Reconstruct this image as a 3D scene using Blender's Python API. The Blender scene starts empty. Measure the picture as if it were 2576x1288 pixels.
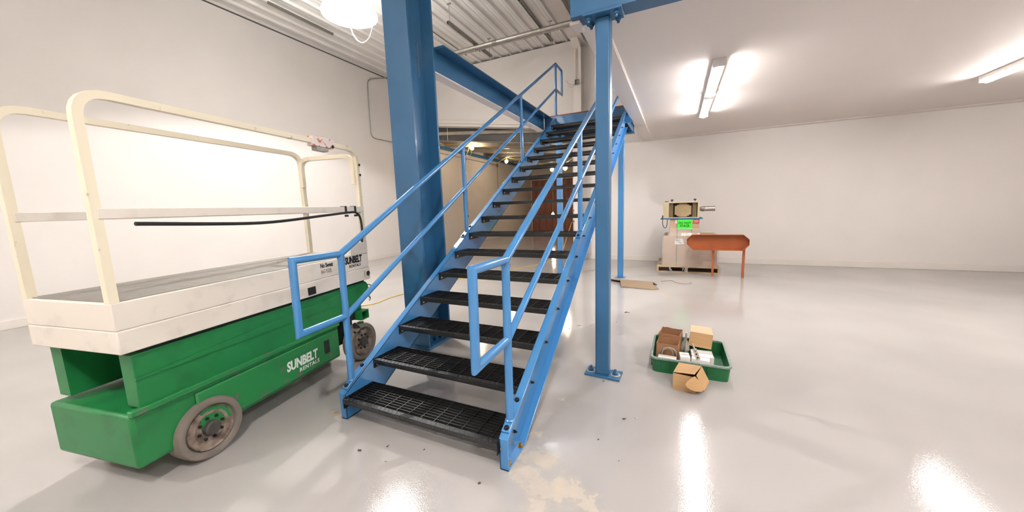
import bpy, bmesh, math, random
from mathutils import Vector, Matrix
random.seed(7)
SC = bpy.context.scene
COL = SC.collection
V = Vector

# ------------------------------------------------------------------ camera
F_PX = 875.31
CAM = V((2.1711, -1.6044, 1.5167)); YAW, PITCH, ROLL = -0.443385, -0.137300, -0.033797
fw = V((math.sin(YAW)*math.cos(PITCH), math.cos(YAW)*math.cos(PITCH), math.sin(PITCH)))
rt = V((math.cos(YAW), -math.sin(YAW), 0)); up = rt.cross(fw)
r2 = rt*math.cos(ROLL)+up*math.sin(ROLL); u2 = -rt*math.sin(ROLL)+up*math.cos(ROLL)
cd = bpy.data.cameras.new('camera'); cam = bpy.data.objects.new('camera', cd); COL.objects.link(cam)
m3 = Matrix((r2, u2, -fw)).transposed()
cam.matrix_world = Matrix.Translation(CAM) @ m3.to_4x4()
cd.sensor_fit = 'HORIZONTAL'; cd.sensor_width = 36.0; cd.lens = F_PX/2576*36.0
cd.clip_start = 0.05; cd.clip_end = 200
SC.camera = cam

# ------------------------------------------------------------------ world, exposure
w = bpy.data.worlds.new('world'); SC.world = w; w.use_nodes = True
w.node_tree.nodes['Background'].inputs[0].default_value = (0.9, 0.85, 0.8, 1)
w.node_tree.nodes['Background'].inputs[1].default_value = 0.0
SC.view_settings.view_transform = 'Standard'; SC.view_settings.look = 'None'
SC.view_settings.gamma = 1.0; SC.view_settings.use_curve_mapping = False
SC.view_settings.exposure = 1.52
SC.cycles.max_bounces = 4; SC.cycles.diffuse_bounces = 3; SC.cycles.glossy_bounces = 2; SC.cycles.transparent_max_bounces = 4
SC.cycles.use_adaptive_sampling = True; SC.cycles.adaptive_threshold = 0.08
SC.cycles.caustics_reflective = False; SC.cycles.caustics_refractive = False
LAMP_L = 3100.0     # radiance of the bright core of the lamp beside the column
LAMP_2 = 185.0     # radiance of the cores of the other dome lamps
STRIP_L = 40.0     # radiance of the ceiling strips
BULB_L = 70.0     # radiance of the bare string bulbs

# ------------------------------------------------------------------ materials
def s2l(c):
    c /= 255.0
    return c/12.92 if c <= 0.04045 else ((c+0.055)/1.055)**2.4
def rgb(r, g, b): return (s2l(r), s2l(g), s2l(b), 1)
MATS = {}
def mat(name, col, rough=0.5, metal=0.0, var=0.0, vscale=6.0, bump=0.0, bscale=200.0, coat=0.0, spec=0.5, alpha=1.0, col2=None, emit=0.0, aniso=(1, 1, 1), lo=0.35, hi=0.65, trans=0.0):
    m = bpy.data.materials.new(name); m.use_nodes = True; nt = m.node_tree; N = nt.nodes; L = nt.links
    b = N['Principled BSDF']
    b.inputs['Base Color'].default_value = col; b.inputs['Roughness'].default_value = rough
    b.inputs['Metallic'].default_value = metal; b.inputs['Specular IOR Level'].default_value = spec
    b.inputs['Coat Weight'].default_value = coat; b.inputs['Coat Roughness'].default_value = 0.08
    b.inputs['Alpha'].default_value = alpha; b.inputs['Transmission Weight'].default_value = trans
    if emit > 0:
        b.inputs['Emission Color'].default_value = col; b.inputs['Emission Strength'].default_value = emit
    if var > 0 or col2 or bump > 0:
        tc = N.new('ShaderNodeTexCoord'); mp = N.new('ShaderNodeMapping'); mp.inputs['Scale'].default_value = aniso
        L.new(tc.outputs['Object'], mp.inputs['Vector'])
    if var > 0 or col2:
        nz = N.new('ShaderNodeTexNoise'); nz.inputs['Scale'].default_value = vscale; nz.inputs['Detail'].default_value = 2
        L.new(mp.outputs['Vector'], nz.inputs['Vector'])
        cr = N.new('ShaderNodeValToRGB'); cr.color_ramp.elements[0].position = lo; cr.color_ramp.elements[1].position = hi
        c2 = col2 or tuple(max(0, c*(1-var)) for c in col[:3])+(1,)
        cr.color_ramp.elements[0].color = c2; cr.color_ramp.elements[1].color = col
        L.new(nz.outputs['Fac'], cr.inputs['Fac']); L.new(cr.outputs['Color'], b.inputs['Base Color'])
    if bump > 0:
        n2 = N.new('ShaderNodeTexNoise'); n2.inputs['Scale'].default_value = bscale; n2.inputs['Detail'].default_value = 0
        L.new(mp.outputs['Vector'], n2.inputs['Vector'])
        bp = N.new('ShaderNodeBump'); bp.inputs['Strength'].default_value = bump; bp.inputs['Distance'].default_value = 0.002
        L.new(n2.outputs['Fac'], bp.inputs['Height']); L.new(bp.outputs['Normal'], b.inputs['Normal'])
    MATS[name] = m
    return m
mat('blue', rgb(50, 102, 143), 0.36, var=0.10, vscale=3, coat=0.15)
mat('blue_stair', rgb(66, 130, 186), 0.24, var=0.06, vscale=3, bump=0.05, bscale=160, coat=0.6)
mat('tread', rgb(20, 20, 21), 0.45, var=0.3, vscale=30)
mat('nosing', rgb(30, 30, 30), 0.35, var=0.3, vscale=60, bump=0.4, bscale=400)
mat('wall', rgb(233, 226, 220), 0.6, var=0.03, vscale=1.2)
mat('wall_tan', rgb(218, 206, 194), 0.7, var=0.05, vscale=1.5)
mat('deck', rgb(238, 234, 228), 0.5, var=0.04, vscale=2)
mat('soffit', rgb(228, 219, 213), 0.6, var=0.02, vscale=1.0)
mat('white_steel', rgb(232, 222, 214), 0.45, var=0.04, vscale=4)
mat('trim', rgb(230, 222, 214), 0.5, var=0.02, vscale=3)
mat('grey_steel', rgb(88, 86, 82), 0.55, var=0.1, vscale=2)
mat('galv', rgb(176, 172, 164), 0.34, metal=0.85, var=0.12, vscale=14)
mat('galv_dull', rgb(150, 146, 138), 0.45, metal=0.6, var=0.15, vscale=20)
mat('dark', rgb(18, 18, 18), 0.6, var=0.1, vscale=20)
mat('bolt_dark', rgb(48, 46, 46), 0.4, metal=0.6, var=0.2, vscale=80)
mat('bolt_zinc', rgb(200, 198, 192), 0.3, metal=0.9, var=0.1, vscale=80)
mat('bolt_brass', rgb(196, 158, 84), 0.3, metal=0.9, var=0.2, vscale=90)
mat('lift_white', rgb(226, 216, 204), 0.45, var=0.12, vscale=9, lo=0.25, hi=0.45)
mat('lift_cream', rgb(232, 220, 196), 0.45, col2=rgb(150, 128, 104), vscale=14, lo=0.22, hi=0.32)
mat('lift_red', rgb(222, 208, 200), 0.5, col2=rgb(196, 92, 70), vscale=24, lo=0.36, hi=0.43)
mat('lift_green', rgb(30, 118, 62), 0.38, var=0.25, vscale=7, lo=0.25, hi=0.5)
mat('lift_green_scuff', rgb(34, 122, 64), 0.45, col2=rgb(92, 104, 84), vscale=12, lo=0.3, hi=0.4)
mat('lift_dark', rgb(30, 40, 34), 0.6, var=0.4, vscale=18)
mat('tyre', rgb(128, 118, 108), 0.8, var=0.2, vscale=10, bump=0.2, bscale=40)
mat('hub', rgb(150, 134, 120), 0.75, col2=rgb(96, 80, 70), vscale=18)
mat('hub_dark', rgb(74, 70, 66), 0.7, var=0.3, vscale=20)
mat('black_print', rgb(24, 23, 24), 0.5, var=0.1, vscale=90)
mat('grey_print', rgb(140, 130, 126), 0.5, var=0.1, vscale=90)
mat('white_print', rgb(228, 230, 224), 0.5, var=0.1, vscale=90)
mat('rubber', rgb(34, 32, 32), 0.5, var=0.2, vscale=40)
mat('kraft', rgb(190, 150, 104), 0.75, var=0.08, vscale=5, aniso=(1, 1, 8))
mat('kraft_brown', rgb(168, 120, 84), 0.75, var=0.1, vscale=6)
mat('kraft_grey', rgb(142, 120, 97), 0.75, var=0.1, vscale=6)
mat('kraft_pale', rgb(212, 178, 144), 0.75, var=0.06, vscale=5)
mat('carton', rgb(190, 160, 132), 0.7, var=0.08, vscale=4)
mat('wood', rgb(206, 176, 140), 0.75, var=0.25, vscale=5, aniso=(1, 12, 12))
mat('ply_edge', rgb(128, 66, 48), 0.7, var=0.2, vscale=8)
mat('film', rgb(245, 240, 235), 0.14, alpha=0.26, bump=1.0, bscale=22, spec=1.0)
mat('neon', rgb(70, 238, 60), 0.6, var=0.03, vscale=6)
mat('paper', rgb(236, 228, 222), 0.6, var=0.04, vscale=8)
mat('red_print', rgb(206, 52, 48), 0.6, var=0.05, vscale=30)
mat('strap', rgb(62, 96, 70), 0.4, var=0.1, vscale=30)
mat('heater', rgb(196, 180, 146), 0.5, var=0.1, vscale=8)
mat('heater_dark', rgb(52, 46, 40), 0.6, var=0.2, vscale=16)
mat('heater_panel', rgb(170, 146, 108), 0.5, var=0.2, vscale=5)
mat('orange', rgb(176, 94, 48), 0.55, var=0.15, vscale=5)
mat('crate', rgb(24, 100, 54), 0.4, var=0.15, vscale=10)
mat('crate_rim', rgb(128, 146, 136), 0.4, var=0.2, vscale=30)
mat('bag', rgb(225, 220, 214), 0.1, alpha=0.35, bump=1.0, bscale=30, spec=0.8)
mat('yellow', rgb(226, 190, 92), 0.5, var=0.05, vscale=20)
mat('white_plastic', rgb(236, 232, 228), 0.4, var=0.03, vscale=10)
mat('batt', rgb(178, 122, 106), 0.85, col2=rgb(140, 90, 80), vscale=3, bump=0.5, bscale=8, aniso=(1, 1, 0.5))
mat('stud', rgb(172, 124, 98), 0.8, var=0.2, vscale=5)
mat('poly', rgb(176, 164, 148), 0.35, var=0.2, vscale=2.5, bump=0.8, bscale=6)
mat('chip', rgb(196, 170, 132), 0.8, var=0.2, vscale=40)
mat('chip_dark', rgb(96, 78, 62), 0.8, var=0.2, vscale=40)
mat('lamp_dome_glow', (1, 0.985, 0.965, 1), 0.5, emit=9.0)  # glow put on the domes: stands for lamp glare, lifts ceiling and walls
mat('lamp_lens', (1, 0.985, 0.965, 1), 0.4, emit=LAMP_L)
mat('lamp_uplight', (1, 0.985, 0.965, 1), 0.4, emit=110.0)  # added upward glow that brightens the roof deck over each lamp
mat('lamp_lens_soft', (1, 0.985, 0.965, 1), 0.4, emit=LAMP_2)
mat('strip_lens', (1, 0.975, 0.955, 1), 0.4, emit=STRIP_L)
mat('bulb', (1, 0.86, 0.66, 1), 0.4, emit=BULB_L)

# glossy epoxy floor with a real saw-dust stain by the foot of the stair
def floor_mat():
    m = bpy.data.materials.new('epoxy_floor'); m.use_nodes = True; nt = m.node_tree; N = nt.nodes; L = nt.links
    b = N['Principled BSDF']; b.inputs['Roughness'].default_value = 0.11; b.inputs['Specular IOR Level'].default_value = 0.5
    tc = N.new('ShaderNodeTexCoord')
    nz = N.new('ShaderNodeTexNoise'); nz.inputs['Scale'].default_value = 0.9; nz.inputs['Detail'].default_value = 2
    L.new(tc.outputs['Object'], nz.inputs['Vector'])
    cr = N.new('ShaderNodeValToRGB'); cr.color_ramp.elements[0].position = 0.3; cr.color_ramp.elements[1].position = 0.7
    cr.color_ramp.elements[0].color = rgb(166, 160, 157); cr.color_ramp.elements[1].color = rgb(176, 170, 166)
    L.new(nz.outputs['Fac'], cr.inputs['Fac'])
    # dust: blobs around a few spots, broken by noise
    nd = N.new('ShaderNodeTexNoise'); nd.inputs['Scale'].default_value = 5.0; nd.inputs['Detail'].default_value = 3; nd.inputs['Roughness'].default_value = 0.65
    L.new(tc.outputs['Object'], nd.inputs['Vector'])
    ds = N.new('ShaderNodeVectorMath'); ds.operation = 'MULTIPLY_ADD'; ds.inputs[1].default_value = (.42, .42, 0); ds.inputs[2].default_value = (-.21, -.21, 0)
    L.new(nd.outputs['Color'], ds.inputs[0])
    dv = N.new('ShaderNodeVectorMath'); dv.operation = 'ADD'; L.new(tc.outputs['Object'], dv.inputs[0]); L.new(ds.outputs[0], dv.inputs[1])
    acc = None
    for (x, y, r, wgt) in [(1.40, 0.05, .17, 1.0), (1.45, 0.22, .16, 1.0), (1.36, .42, .10, .7), (1.34, .62, .09, .55), (1.42, .88, .13, .6), (1.52, .98, .12, .5),
                           (1.54, -.02, .16, .95), (1.66, .02, .15, 1.0), (1.78, .0, .12, .9), (1.86, -.05, .10, .7), (1.55, -.16, .12, .8), (-.07, .03, .09, .8), (0.03, .42, .06, .6)]:
        sub = N.new('ShaderNodeVectorMath'); sub.operation = 'DISTANCE'; sub.inputs[1].default_value = (x, y, 0)
        L.new(dv.outputs[0], sub.inputs[0])
        mr = N.new('ShaderNodeMapRange'); mr.inputs['From Min'].default_value = r*1.5; mr.inputs['From Max'].default_value = 0.0
        mr.inputs['To Min'].default_value = 0; mr.inputs['To Max'].default_value = wgt; mr.interpolation_type = 'SMOOTHSTEP'
        L.new(sub.outputs['Value'], mr.inputs['Value'])
        if acc is None: acc = mr.outputs['Result']
        else:
            mx = N.new('ShaderNodeMath'); mx.operation = 'MAXIMUM'; L.new(acc, mx.inputs[0]); L.new(mr.outputs['Result'], mx.inputs[1]); acc = mx.outputs[0]
    n2 = N.new('ShaderNodeTexNoise'); n2.inputs['Scale'].default_value = 11; n2.inputs['Detail'].default_value = 4; n2.inputs['Roughness'].default_value = 0.7
    L.new(tc.outputs['Object'], n2.inputs['Vector'])
    add = N.new('ShaderNodeMath'); add.operation = 'MULTIPLY_ADD'; add.inputs[1].default_value = 0.9; add.inputs[2].default_value = -0.66
    L.new(acc, add.inputs[0])
    ad2 = N.new('ShaderNodeMath'); ad2.operation = 'ADD'; L.new(add.outputs[0], ad2.inputs[0]); L.new(n2.outputs['Fac'], ad2.inputs[1])
    ms = N.new('ShaderNodeMapRange'); ms.inputs['From Min'].default_value = 0.1; ms.inputs['From Max'].default_value = 0.95; ms.interpolation_type = 'SMOOTHSTEP'
    L.new(ad2.outputs[0], ms.inputs['Value'])
    gt = N.new('ShaderNodeMath'); gt.operation = 'MULTIPLY'; L.new(ms.outputs['Result'], gt.inputs[0])
    st = N.new('ShaderNodeMapRange'); st.inputs['From Max'].default_value = 0.5; st.inputs['To Max'].default_value = 0.75; L.new(acc, st.inputs['Value']); L.new(st.outputs['Result'], gt.inputs[1])
    mixc = N.new('ShaderNodeMixRGB'); mixc.inputs[2].default_value = rgb(204, 188, 166)
    L.new(gt.outputs[0], mixc.inputs[0]); L.new(cr.outputs['Color'], mixc.inputs[1]); L.new(mixc.outputs[0], b.inputs['Base Color'])
    rr = N.new('ShaderNodeMapRange'); rr.inputs['To Min'].default_value = 0.085; rr.inputs['To Max'].default_value = 0.75
    L.new(gt.outputs[0], rr.inputs['Value']); L.new(rr.outputs['Result'], b.inputs['Roughness'])
    n3 = N.new('ShaderNodeTexNoise'); n3.inputs['Scale'].default_value = 130; n3.inputs['Detail'].default_value = 1
    L.new(tc.outputs['Object'], n3.inputs['Vector'])
    bp = N.new('ShaderNodeBump'); bp.inputs['Strength'].default_value = 0.15; bp.inputs['Distance'].default_value = 0.002
    L.new(n3.outputs['Fac'], bp.inputs['Height']); L.new(bp.outputs['Normal'], b.inputs['Normal'])
    MATS['floor'] = m
floor_mat()

# ------------------------------------------------------------------ mesh helpers
class MB:
    def __init__(s): s.v = []; s.f = []
    def add(s, vs, fs):
        o = len(s.v); s.v += [tuple(p) for p in vs]; s.f += [tuple(i+o for i in f) for f in fs]; return s
    def box(s, x0, x1, y0, y1, z0, z1):
        return s.add([(x0, y0, z0), (x1, y0, z0), (x1, y1, z0), (x0, y1, z0), (x0, y0, z1), (x1, y0, z1), (x1, y1, z1), (x0, y1, z1)],
                     [(0, 3, 2, 1), (4, 5, 6, 7), (0, 1, 5, 4), (1, 2, 6, 5), (2, 3, 7, 6), (3, 0, 4, 7)])
    def obox(s, c, ax, ay, az):      # centre and three half vectors
        c, ax, ay, az = V(c), V(ax), V(ay), V(az)
        vs = [c+i*ax+j*ay+k*az for k in (-1, 1) for (i, j) in ((-1, -1), (1, -1), (1, 1), (-1, 1))]
        return s.add(vs, [(0, 3, 2, 1), (4, 5, 6, 7), (0, 1, 5, 4), (1, 2, 6, 5), (2, 3, 7, 6), (3, 0, 4, 7)])
    def prism(s, poly, a, b):         # closed polygon (3D points at offset a), moved by vector b
        n = len(poly); P = [V(p)+V(a) for p in poly]; Q = [p+V(b) for p in P]
        fs = [tuple(range(n))[::-1], tuple(range(n, 2*n))]+[(i, (i+1) % n, n+(i+1) % n, n+i) for i in range(n)]
        return s.add(P+Q, fs)
    def tube(s, path, r, seg=12, caps=True, closed=False, twist=0.0):
        P = [V(p) for p in path]; n = len(P)
        T = [(P[i+1]-P[i]).normalized() for i in range(n-1)]
        t = T[0]; ref = V((0, 0, 1)) if abs(t.z) < 0.9 else V((1, 0, 0))
        u = (ref - t*ref.dot(t)).normalized(); vv = t.cross(u)
        ring = [(math.cos(2*math.pi*k/seg+twist)*u+math.sin(2*math.pi*k/seg+twist)*vv)*r for k in range(seg)]
        vs = []
        for i in range(n):
            if i == 0: offs = ring
            elif i == n-1: offs = ring
            else:
                t0, t1 = T[i-1], T[i]; b = (t0+t1).normalized()
                offs = [o - t0*(o.dot(b)/max(0.2, t0.dot(b))) for o in ring]
                q = t0.rotation_difference(t1); nr = [q @ o for o in ring]
            vs += [P[i]+o for o in offs]
            if 0 < i < n-1: ring = nr
        fs = [(i*seg+k, i*seg+(k+1) % seg, (i+1)*seg+(k+1) % seg, (i+1)*seg+k) for i in range(n-1) for k in range(seg)]
        if caps: fs += [tuple(range(seg))[::-1], tuple((n-1)*seg+k for k in range(seg))]
        return s.add(vs, fs)
    def cyl(s, a, b, r, seg=16): return s.tube([a, b], r, seg)
    def lathe(s, prof, o, axis=(0, 0, 1), seg=24):  # prof: (radius, height) along axis from o
        ax = V(axis).normalized(); ref = V((0, 0, 1)) if abs(ax.z) < 0.9 else V((1, 0, 0))
        u = (ref-ax*ref.dot(ax)).normalized(); vv = ax.cross(u); n = len(prof); vs = []
        for (r, h) in prof:
            vs += [V(o)+ax*h+(math.cos(2*math.pi*k/seg)*u+math.sin(2*math.pi*k/seg)*vv)*r for k in range(seg)]
        fs = [(i*seg+k, i*seg+(k+1) % seg, (i+1)*seg+(k+1) % seg, (i+1)*seg+k) for i in range(n-1) for k in range(seg)]
        fs += [tuple(range(seg))[::-1], tuple((n-1)*seg+k for k in range(seg))]
        return s.add(vs, fs)
    def hexa(s, c, axis, r, h):
        return s.lathe([(r*0.98, 0), (r, h*0.15), (r, h*0.85), (r*0.85, h)], c, axis, 6)
    def quad(s, *p): return s.add(p, [tuple(range(len(p)))])
    def build(s, name, m, parent=None, bevel=0.0, smooth=True, off=None, loc=None):
        o0 = V(off) if off is not None else (V(parent['_o']) if parent is not None and '_o' in parent else V((0, 0, 0)))
        me = bpy.data.meshes.new(name)
        me.from_pydata([tuple(V(p)-o0) for p in s.v], [], s.f); me.validate()
        bm = bmesh.new(); bm.from_mesh(me); bmesh.ops.recalc_face_normals(bm, faces=bm.faces); bm.to_mesh(me); bm.free()
        me.materials.append(MATS[m])
        if smooth:
            me.shade_smooth(); me.set_sharp_from_angle(angle=math.radians(35))
        ob = bpy.data.objects.new(name, me); COL.objects.link(ob)
        if parent is not None:
            ob.parent = parent; ob['_o'] = tuple(o0)
        if loc is not None: ob.location = loc
        if bevel > 0:
            b = ob.modifiers.new('bevel', 'BEVEL'); b.width = bevel; b.segments = 2; b.limit_method = 'ANGLE'; b.harden_normals = False
        return ob
def tag(o, label, cat, group=None):
    o['label'] = label; o['category'] = cat
    if group: o['group'] = group
    return o
def thing(name, loc, label, cat, group=None, rz=0.0):
    e = bpy.data.objects.new(name, None); COL.objects.link(e); e.location = loc; e.rotation_euler = (0, 0, rz)
    e.empty_display_size = 0.1
    e['_o'] = tuple(loc) if rz == 0 else (0, 0, 0)
    return tag(e, label, cat, group)
def struct(o): o['kind'] = 'structure'; return o
def copy_to(o, parent, loc, rot=None):
    c = o.copy(); COL.objects.link(c); c.parent = parent; c.location = loc
    if rot is not None: c.rotation_euler = rot
    return c
def part_at(mb, name, m, parent, world, bevel=0.0):   # part built about its own origin and placed at a world point of an unrotated thing
    return mb.build(name, m, parent, bevel=bevel, off=(0, 0, 0), loc=tuple(V(world)-V(parent['_o'])))
def text_mesh(txt, name, m, parent, size, origin, xdir, ydir, bold=0.0, shear=0.0, sx=1.0, align='LEFT', thick=0.001, space=1.0):
    cu = bpy.data.curves.new(name, 'FONT'); cu.body = txt; cu.size = size; cu.offset = bold; cu.shear = shear; cu.align_x = align
    cu.extrude = thick; cu.space_character = space; cu.resolution_u = 3
    tmp = bpy.data.objects.new(name, cu); COL.objects.link(tmp); dg = bpy.context.evaluated_depsgraph_get()
    me = bpy.data.meshes.new_from_object(tmp.evaluated_get(dg)); bpy.data.objects.remove(tmp); bpy.data.curves.remove(cu)
    X = V(xdir).normalized(); Y = V(ydir).normalized(); Z = X.cross(Y)
    M = Matrix.Translation(V(origin)-V(parent['_o'])) @ Matrix((X*sx, Y, Z)).transposed().to_4x4()
    me.transform(M); me.materials.clear(); me.materials.append(MATS[m])
    ob = bpy.data.objects.new(name, me); COL.objects.link(ob); ob.parent = parent; ob['_o'] = parent['_o']
    return ob
def smooth_path(pts, n=8):
    P = [V(p) for p in pts]; out = []
    for i in range(len(P)-1):
        p0 = P[max(i-1, 0)]; p1 = P[i]; p2 = P[i+1]; p3 = P[min(i+2, len(P)-1)]
        for k in range(n):
            t = k/n
            out.append(0.5*((2*p1)+(p2-p0)*t+(2*p0-5*p1+4*p2-p3)*t*t+(3*p1-p0-3*p2+p3)*t**3))
    out.append(P[-1]); return out
def bend(pts, r, n=6):                # polyline with rounded corners
    P = [V(p) for p in pts]; out = [P[0]]
    for i in range(1, len(P)-1):
        a = (P[i-1]-P[i]).normalized(); b = (P[i+1]-P[i]).normalized()
        p0 = P[i]+a*r; p2 = P[i]+b*r
        for k in range(n+1):
            t = k/n; out.append(p0*(1-t)**2+P[i]*2*t*(1-t)+p2*t*t)
    out.append(P[-1]); return out

# ================================================================== SETTING
YB = 8.25; XL = -6.65; XR = 9.0; YF = -7.0; ZR = 5.97
struct(MB().box(XL-.25, XR+.25, YF-.25, 21.0, -.2, 0).build('floor', 'floor'))
# back wall with the sloping opening into the older building
def hz(x): return 4.27-.1403*(x+5.04)
wb = MB()
T = V((0, .25, 0))
for poly in ([(XL, 0), (-6.2, 0), (-6.2, 4.43), (-6.2, 5.915), (XL, 5.915)],
             [(-6.2, 4.43), (-.52, 3.636), (-.52, 5.915), (-6.2, 5.915)],
             [(-.52, 0), (XR, 0), (XR, 5.915), (-.52, 5.915), (-.52, 3.636)]):
    wb.prism([(x, YB, z) for x, z in poly], (0, 0, 0), T)
struct(wb.build('wall_back', 'wall', smooth=False))
struct(MB().box(XL-.25, XL, YF, YB+.25, 0, 6.1).build('wall_left', 'wall'))
struct(MB().box(XR, XR+.25, YF, YB+.25, 0, 6.1).build('wall_right', 'wall'))
struct(MB().box(XL, XR, YF-.25, YF, 0, 6.1).build('wall_front', 'wall'))
struct(MB().box(XL, XL+.018, YF, YB, 0, .13).build('baseboard_left', 'trim', bevel=.004))
struct(MB().box(-.18, XR, YB-.018, YB, 0, .13).build('baseboard_back', 'trim', bevel=.004))
# corrugated roof deck: one sheet per rib bay
ceil = struct(MB().box(XL-.25, XR+.25, YF-.25, YB+.6, 6.06, 6.10).build('ceiling', 'dark'))
PITCHX = .3353
deck = MB(); y0, y1 = YF, YB+.3
prof = [(0, 5.975), (.118, 5.975), (.122, 5.968), (.142, 5.968), (.146, 5.975), (.205, 5.975), (.209, 5.968), (.229, 5.968), (.233, 5.975), (.263, 5.975), (.283, 5.925), (.318, 5.925), (PITCHX, 5.975)]
n = len(prof)
deck.add([(x, y0, z) for x, z in prof]+[(x, y1, z) for x, z in prof]+[(x, y0, z+.012) for x, z in prof]+[(x, y1, z+.012) for x, z in prof],
         [(i, i+1, n+i+1, n+i) for i in range(n-1)]+[(2*n+i, 3*n+i, 3*n+i+1, 2*n+i+1) for i in range(n-1)]+[(i, 2*n+i, 2*n+i+1, i+1) for i in range(n-1)]+[(n+i, n+i+1, 3*n+i+1, 3*n+i) for i in range(n-1)])
d0 = None; x = -3.331-.30-PITCHX*11
while x < XR:
    if d0 is None: d0 = deck.build('deck_panel', 'deck', ceil, smooth=False); d0.location.x = x
    else: copy_to(d0, ceil, (x, 0, 0))
    x += PITCHX
struct(MB().box(XL, XL+.012, YF, YB, 5.885, 5.912).build('trim_6', 'grey_steel'))
# white mezzanine underside on the right
sf = MB().box(1.56, XR, 1.55, 8.08, 3.112, 3.34)
struct(sf.build('ceiling_mezzanine', 'soffit'))
struct(MB().box(1.34, 1.552, 1.60, YB, 3.088, 3.34).box(1.552, XR, 8.088, YB, 3.092, 3.34).build('trim_1', 'soffit', bevel=.002))
struct(MB().box(1.552, 1.560, 1.60, 8.088, 3.096, 3.34).build('trim_2', 'soffit'))
# sloped trim over the opening
t3 = MB()
a = (-6.2, hz(-6.2)); b = (-.52, hz(-.52))
t3.prism([(a[0], YB, a[1]+.0), (b[0], YB, b[1]), (b[0], YB, b[1]+.075), (a[0], YB, a[1]+.075)], (0, 0, 0), (0, -.05, 0))
t3.prism([(a[0], YB, a[1]+.085), (b[0], YB, b[1]+.085), (b[0], YB, b[1]+.19), (a[0], YB, a[1]+.19)], (0, 0, 0), (0, -.03, 0))
struct(t3.build('trim_3', 'trim', bevel=.003))
# ---- older building seen through the opening
struct(MB().box(-6.5, -6.3, YB+.25, 19.6, 0, 4.3).build('wall_far_left', 'wall_tan'))
struct(MB().box(-.3, -.1, YB+.25, 19.6, 0, 4.3).build('wall_far_right', 'wall_tan'))
struct(MB().box(-6.5, -.1, 19.5, 19.7, 0, 4.3).build('wall_far_back', 'wall_tan'))
cf = MB(); cf.prism([(-6.5, YB+.25, 4.16), (-.1, YB+.25, 3.58), (-.1, YB+.25, 3.68), (-6.5, YB+.25, 4.26)], (0, 0, 0), (0, 11.3, 0))
struct(cf.build('ceiling_far', 'poly'))
iw = struct(MB().box(-6.24, -2.6, 19.40, 19.5, 0, 3.16).build('wall_insulated', 'stud'))
xs = [-6.2+.42*k for k in range(9)]
bt = st = None
for k in range(8):
    if bt is None:
        bt = MB().box(0, .385, -.05, 0, .02, 3.12).build('insulation_batt', 'batt', iw, bevel=.02, loc=(xs[k]+.02, 19.40, 0))
    else: copy_to(bt, iw, (xs[k]+.02, 19.40, 0))
for k in range(9):
    if st is None: st = MB().box(-.019, .019, -.065, 0, 0, 3.16).build('stud', 'stud', iw, loc=(xs[k], 19.40, 0))
    else: copy_to(st, iw, (xs[k], 19.40, 0))
struct(MB().box(-6.29, -6.23, 19.36, 19.5, 0, 3.2).build('trim_4', 'trim'))

# ================================================================== STAIRCASE
RUN, RISE, W = .30406, .178, 1.275
S = RISE/RUN
stair = thing('staircase', (.6375, 0, 0), 'blue steel staircase with black grating treads and pipe handrails', 'staircase')
YT = 5.165
def stringer(x_in, sgn, name):
    mb = MB()
    poly = [(.02, 0), (.152/S, 0), (YT, S*YT-.152), (YT, S*YT+.19), (.02, .20)]
    mb.prism([(x_in, y, z) for y, z in poly], (0, 0, 0), (sgn*.010, 0, 0))
    cx = sum(y for y, z in poly)/5; t = .012
    for i in range(5):
        if i == 2: continue
        a = V((0,)+poly[i]); b = V((0,)+poly[(i+1) % 5]); d = (b-a).normalized(); nn = V((0, -d.z, d.y))
        # inward normal
        mid = (a+b)/2; ctr = V((0, 2.2, 1.45)) if i in (1, 3) else V((0, .2, .12))
        if nn.dot(ctr-mid) < 0: nn = -nn
        ee = t*1.0
        mb.prism([a+V((x_in, 0, 0)), b+V((x_in, 0, 0)), b+nn*t+V((x_in, 0, 0)), a+nn*t+V((x_in, 0, 0))], (0, 0, 0), (sgn*.057, 0, 0))
    return mb.build(name, 'blue_stair', stair, bevel=.003)
strL = stringer(0.0, -1, 'stringer'); strR = stringer(W, 1, 'stringer')
# treads
tread = MB()
pl = [(0, 0), (.28, 0), (.28, -.034), (.245, -.034), (.222, -.074), (0, -.078)]
tread.box(.0, W, .2765, .2815, -.034, -.001)
t0 = tread.build('tread', 'tread', stair, off=(0, 0, 0)); t0['_o'] = (0, 0, 0)
ns = MB().box(.007, W-.007, 0, .036, -.040, -.003)
k = 0; x = .02
while x < W-.02:                       # raised lozenges on top and on the front lip
    for j, yy in enumerate((.009, .026)):
        xx = x+(.009 if j else 0); d = 1 if (k+j) % 2 else -1; hx, hy = .0065, .0045*d
        ns.add([(xx-hx, yy-hy, -.003), (xx+.002, yy-.003, -.003), (xx+hx, yy+hy, -.003), (xx-.002, yy+.003, -.003), (xx, yy, .0008)], [(0, 1, 4), (1, 2, 4), (2, 3, 4), (3, 0, 4)])
    d = 1 if k % 2 else -1
    ns.add([(x-.006, 0, -.016-.004*d), (x+.001, 0, -.019), (x+.006, 0, -.016+.004*d), (x-.001, 0, -.013), (x, -.003, -.016)], [(0, 1, 4), (1, 2, 4), (2, 3, 4), (3, 0, 4)])
    x += .018; k += 1
no = ns.build('nosing', 'nosing', t0, smooth=False)
gr = MB()
for i in range(8):
    y = .062+.0268*i; gr.box(.007, W-.007, y-.0025, y+.0025, -.034, -.002)
nx = 12
for i in range(nx):
    x = .06+(W-.12)*i/(nx-1); gr.box(x-.003, x+.003, .036, .279, -.010, -.0005)
gro = gr.build('grating', 'tread', t0, smooth=False); gro['kind'] = 'stuff'
ep = [MB().prism([(xx, y, z) for y, z in pl], (0, 0, 0), (.006, 0, 0)).build('end_plate', 'tread', t0) for xx in (.001, W-.007)]
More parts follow.
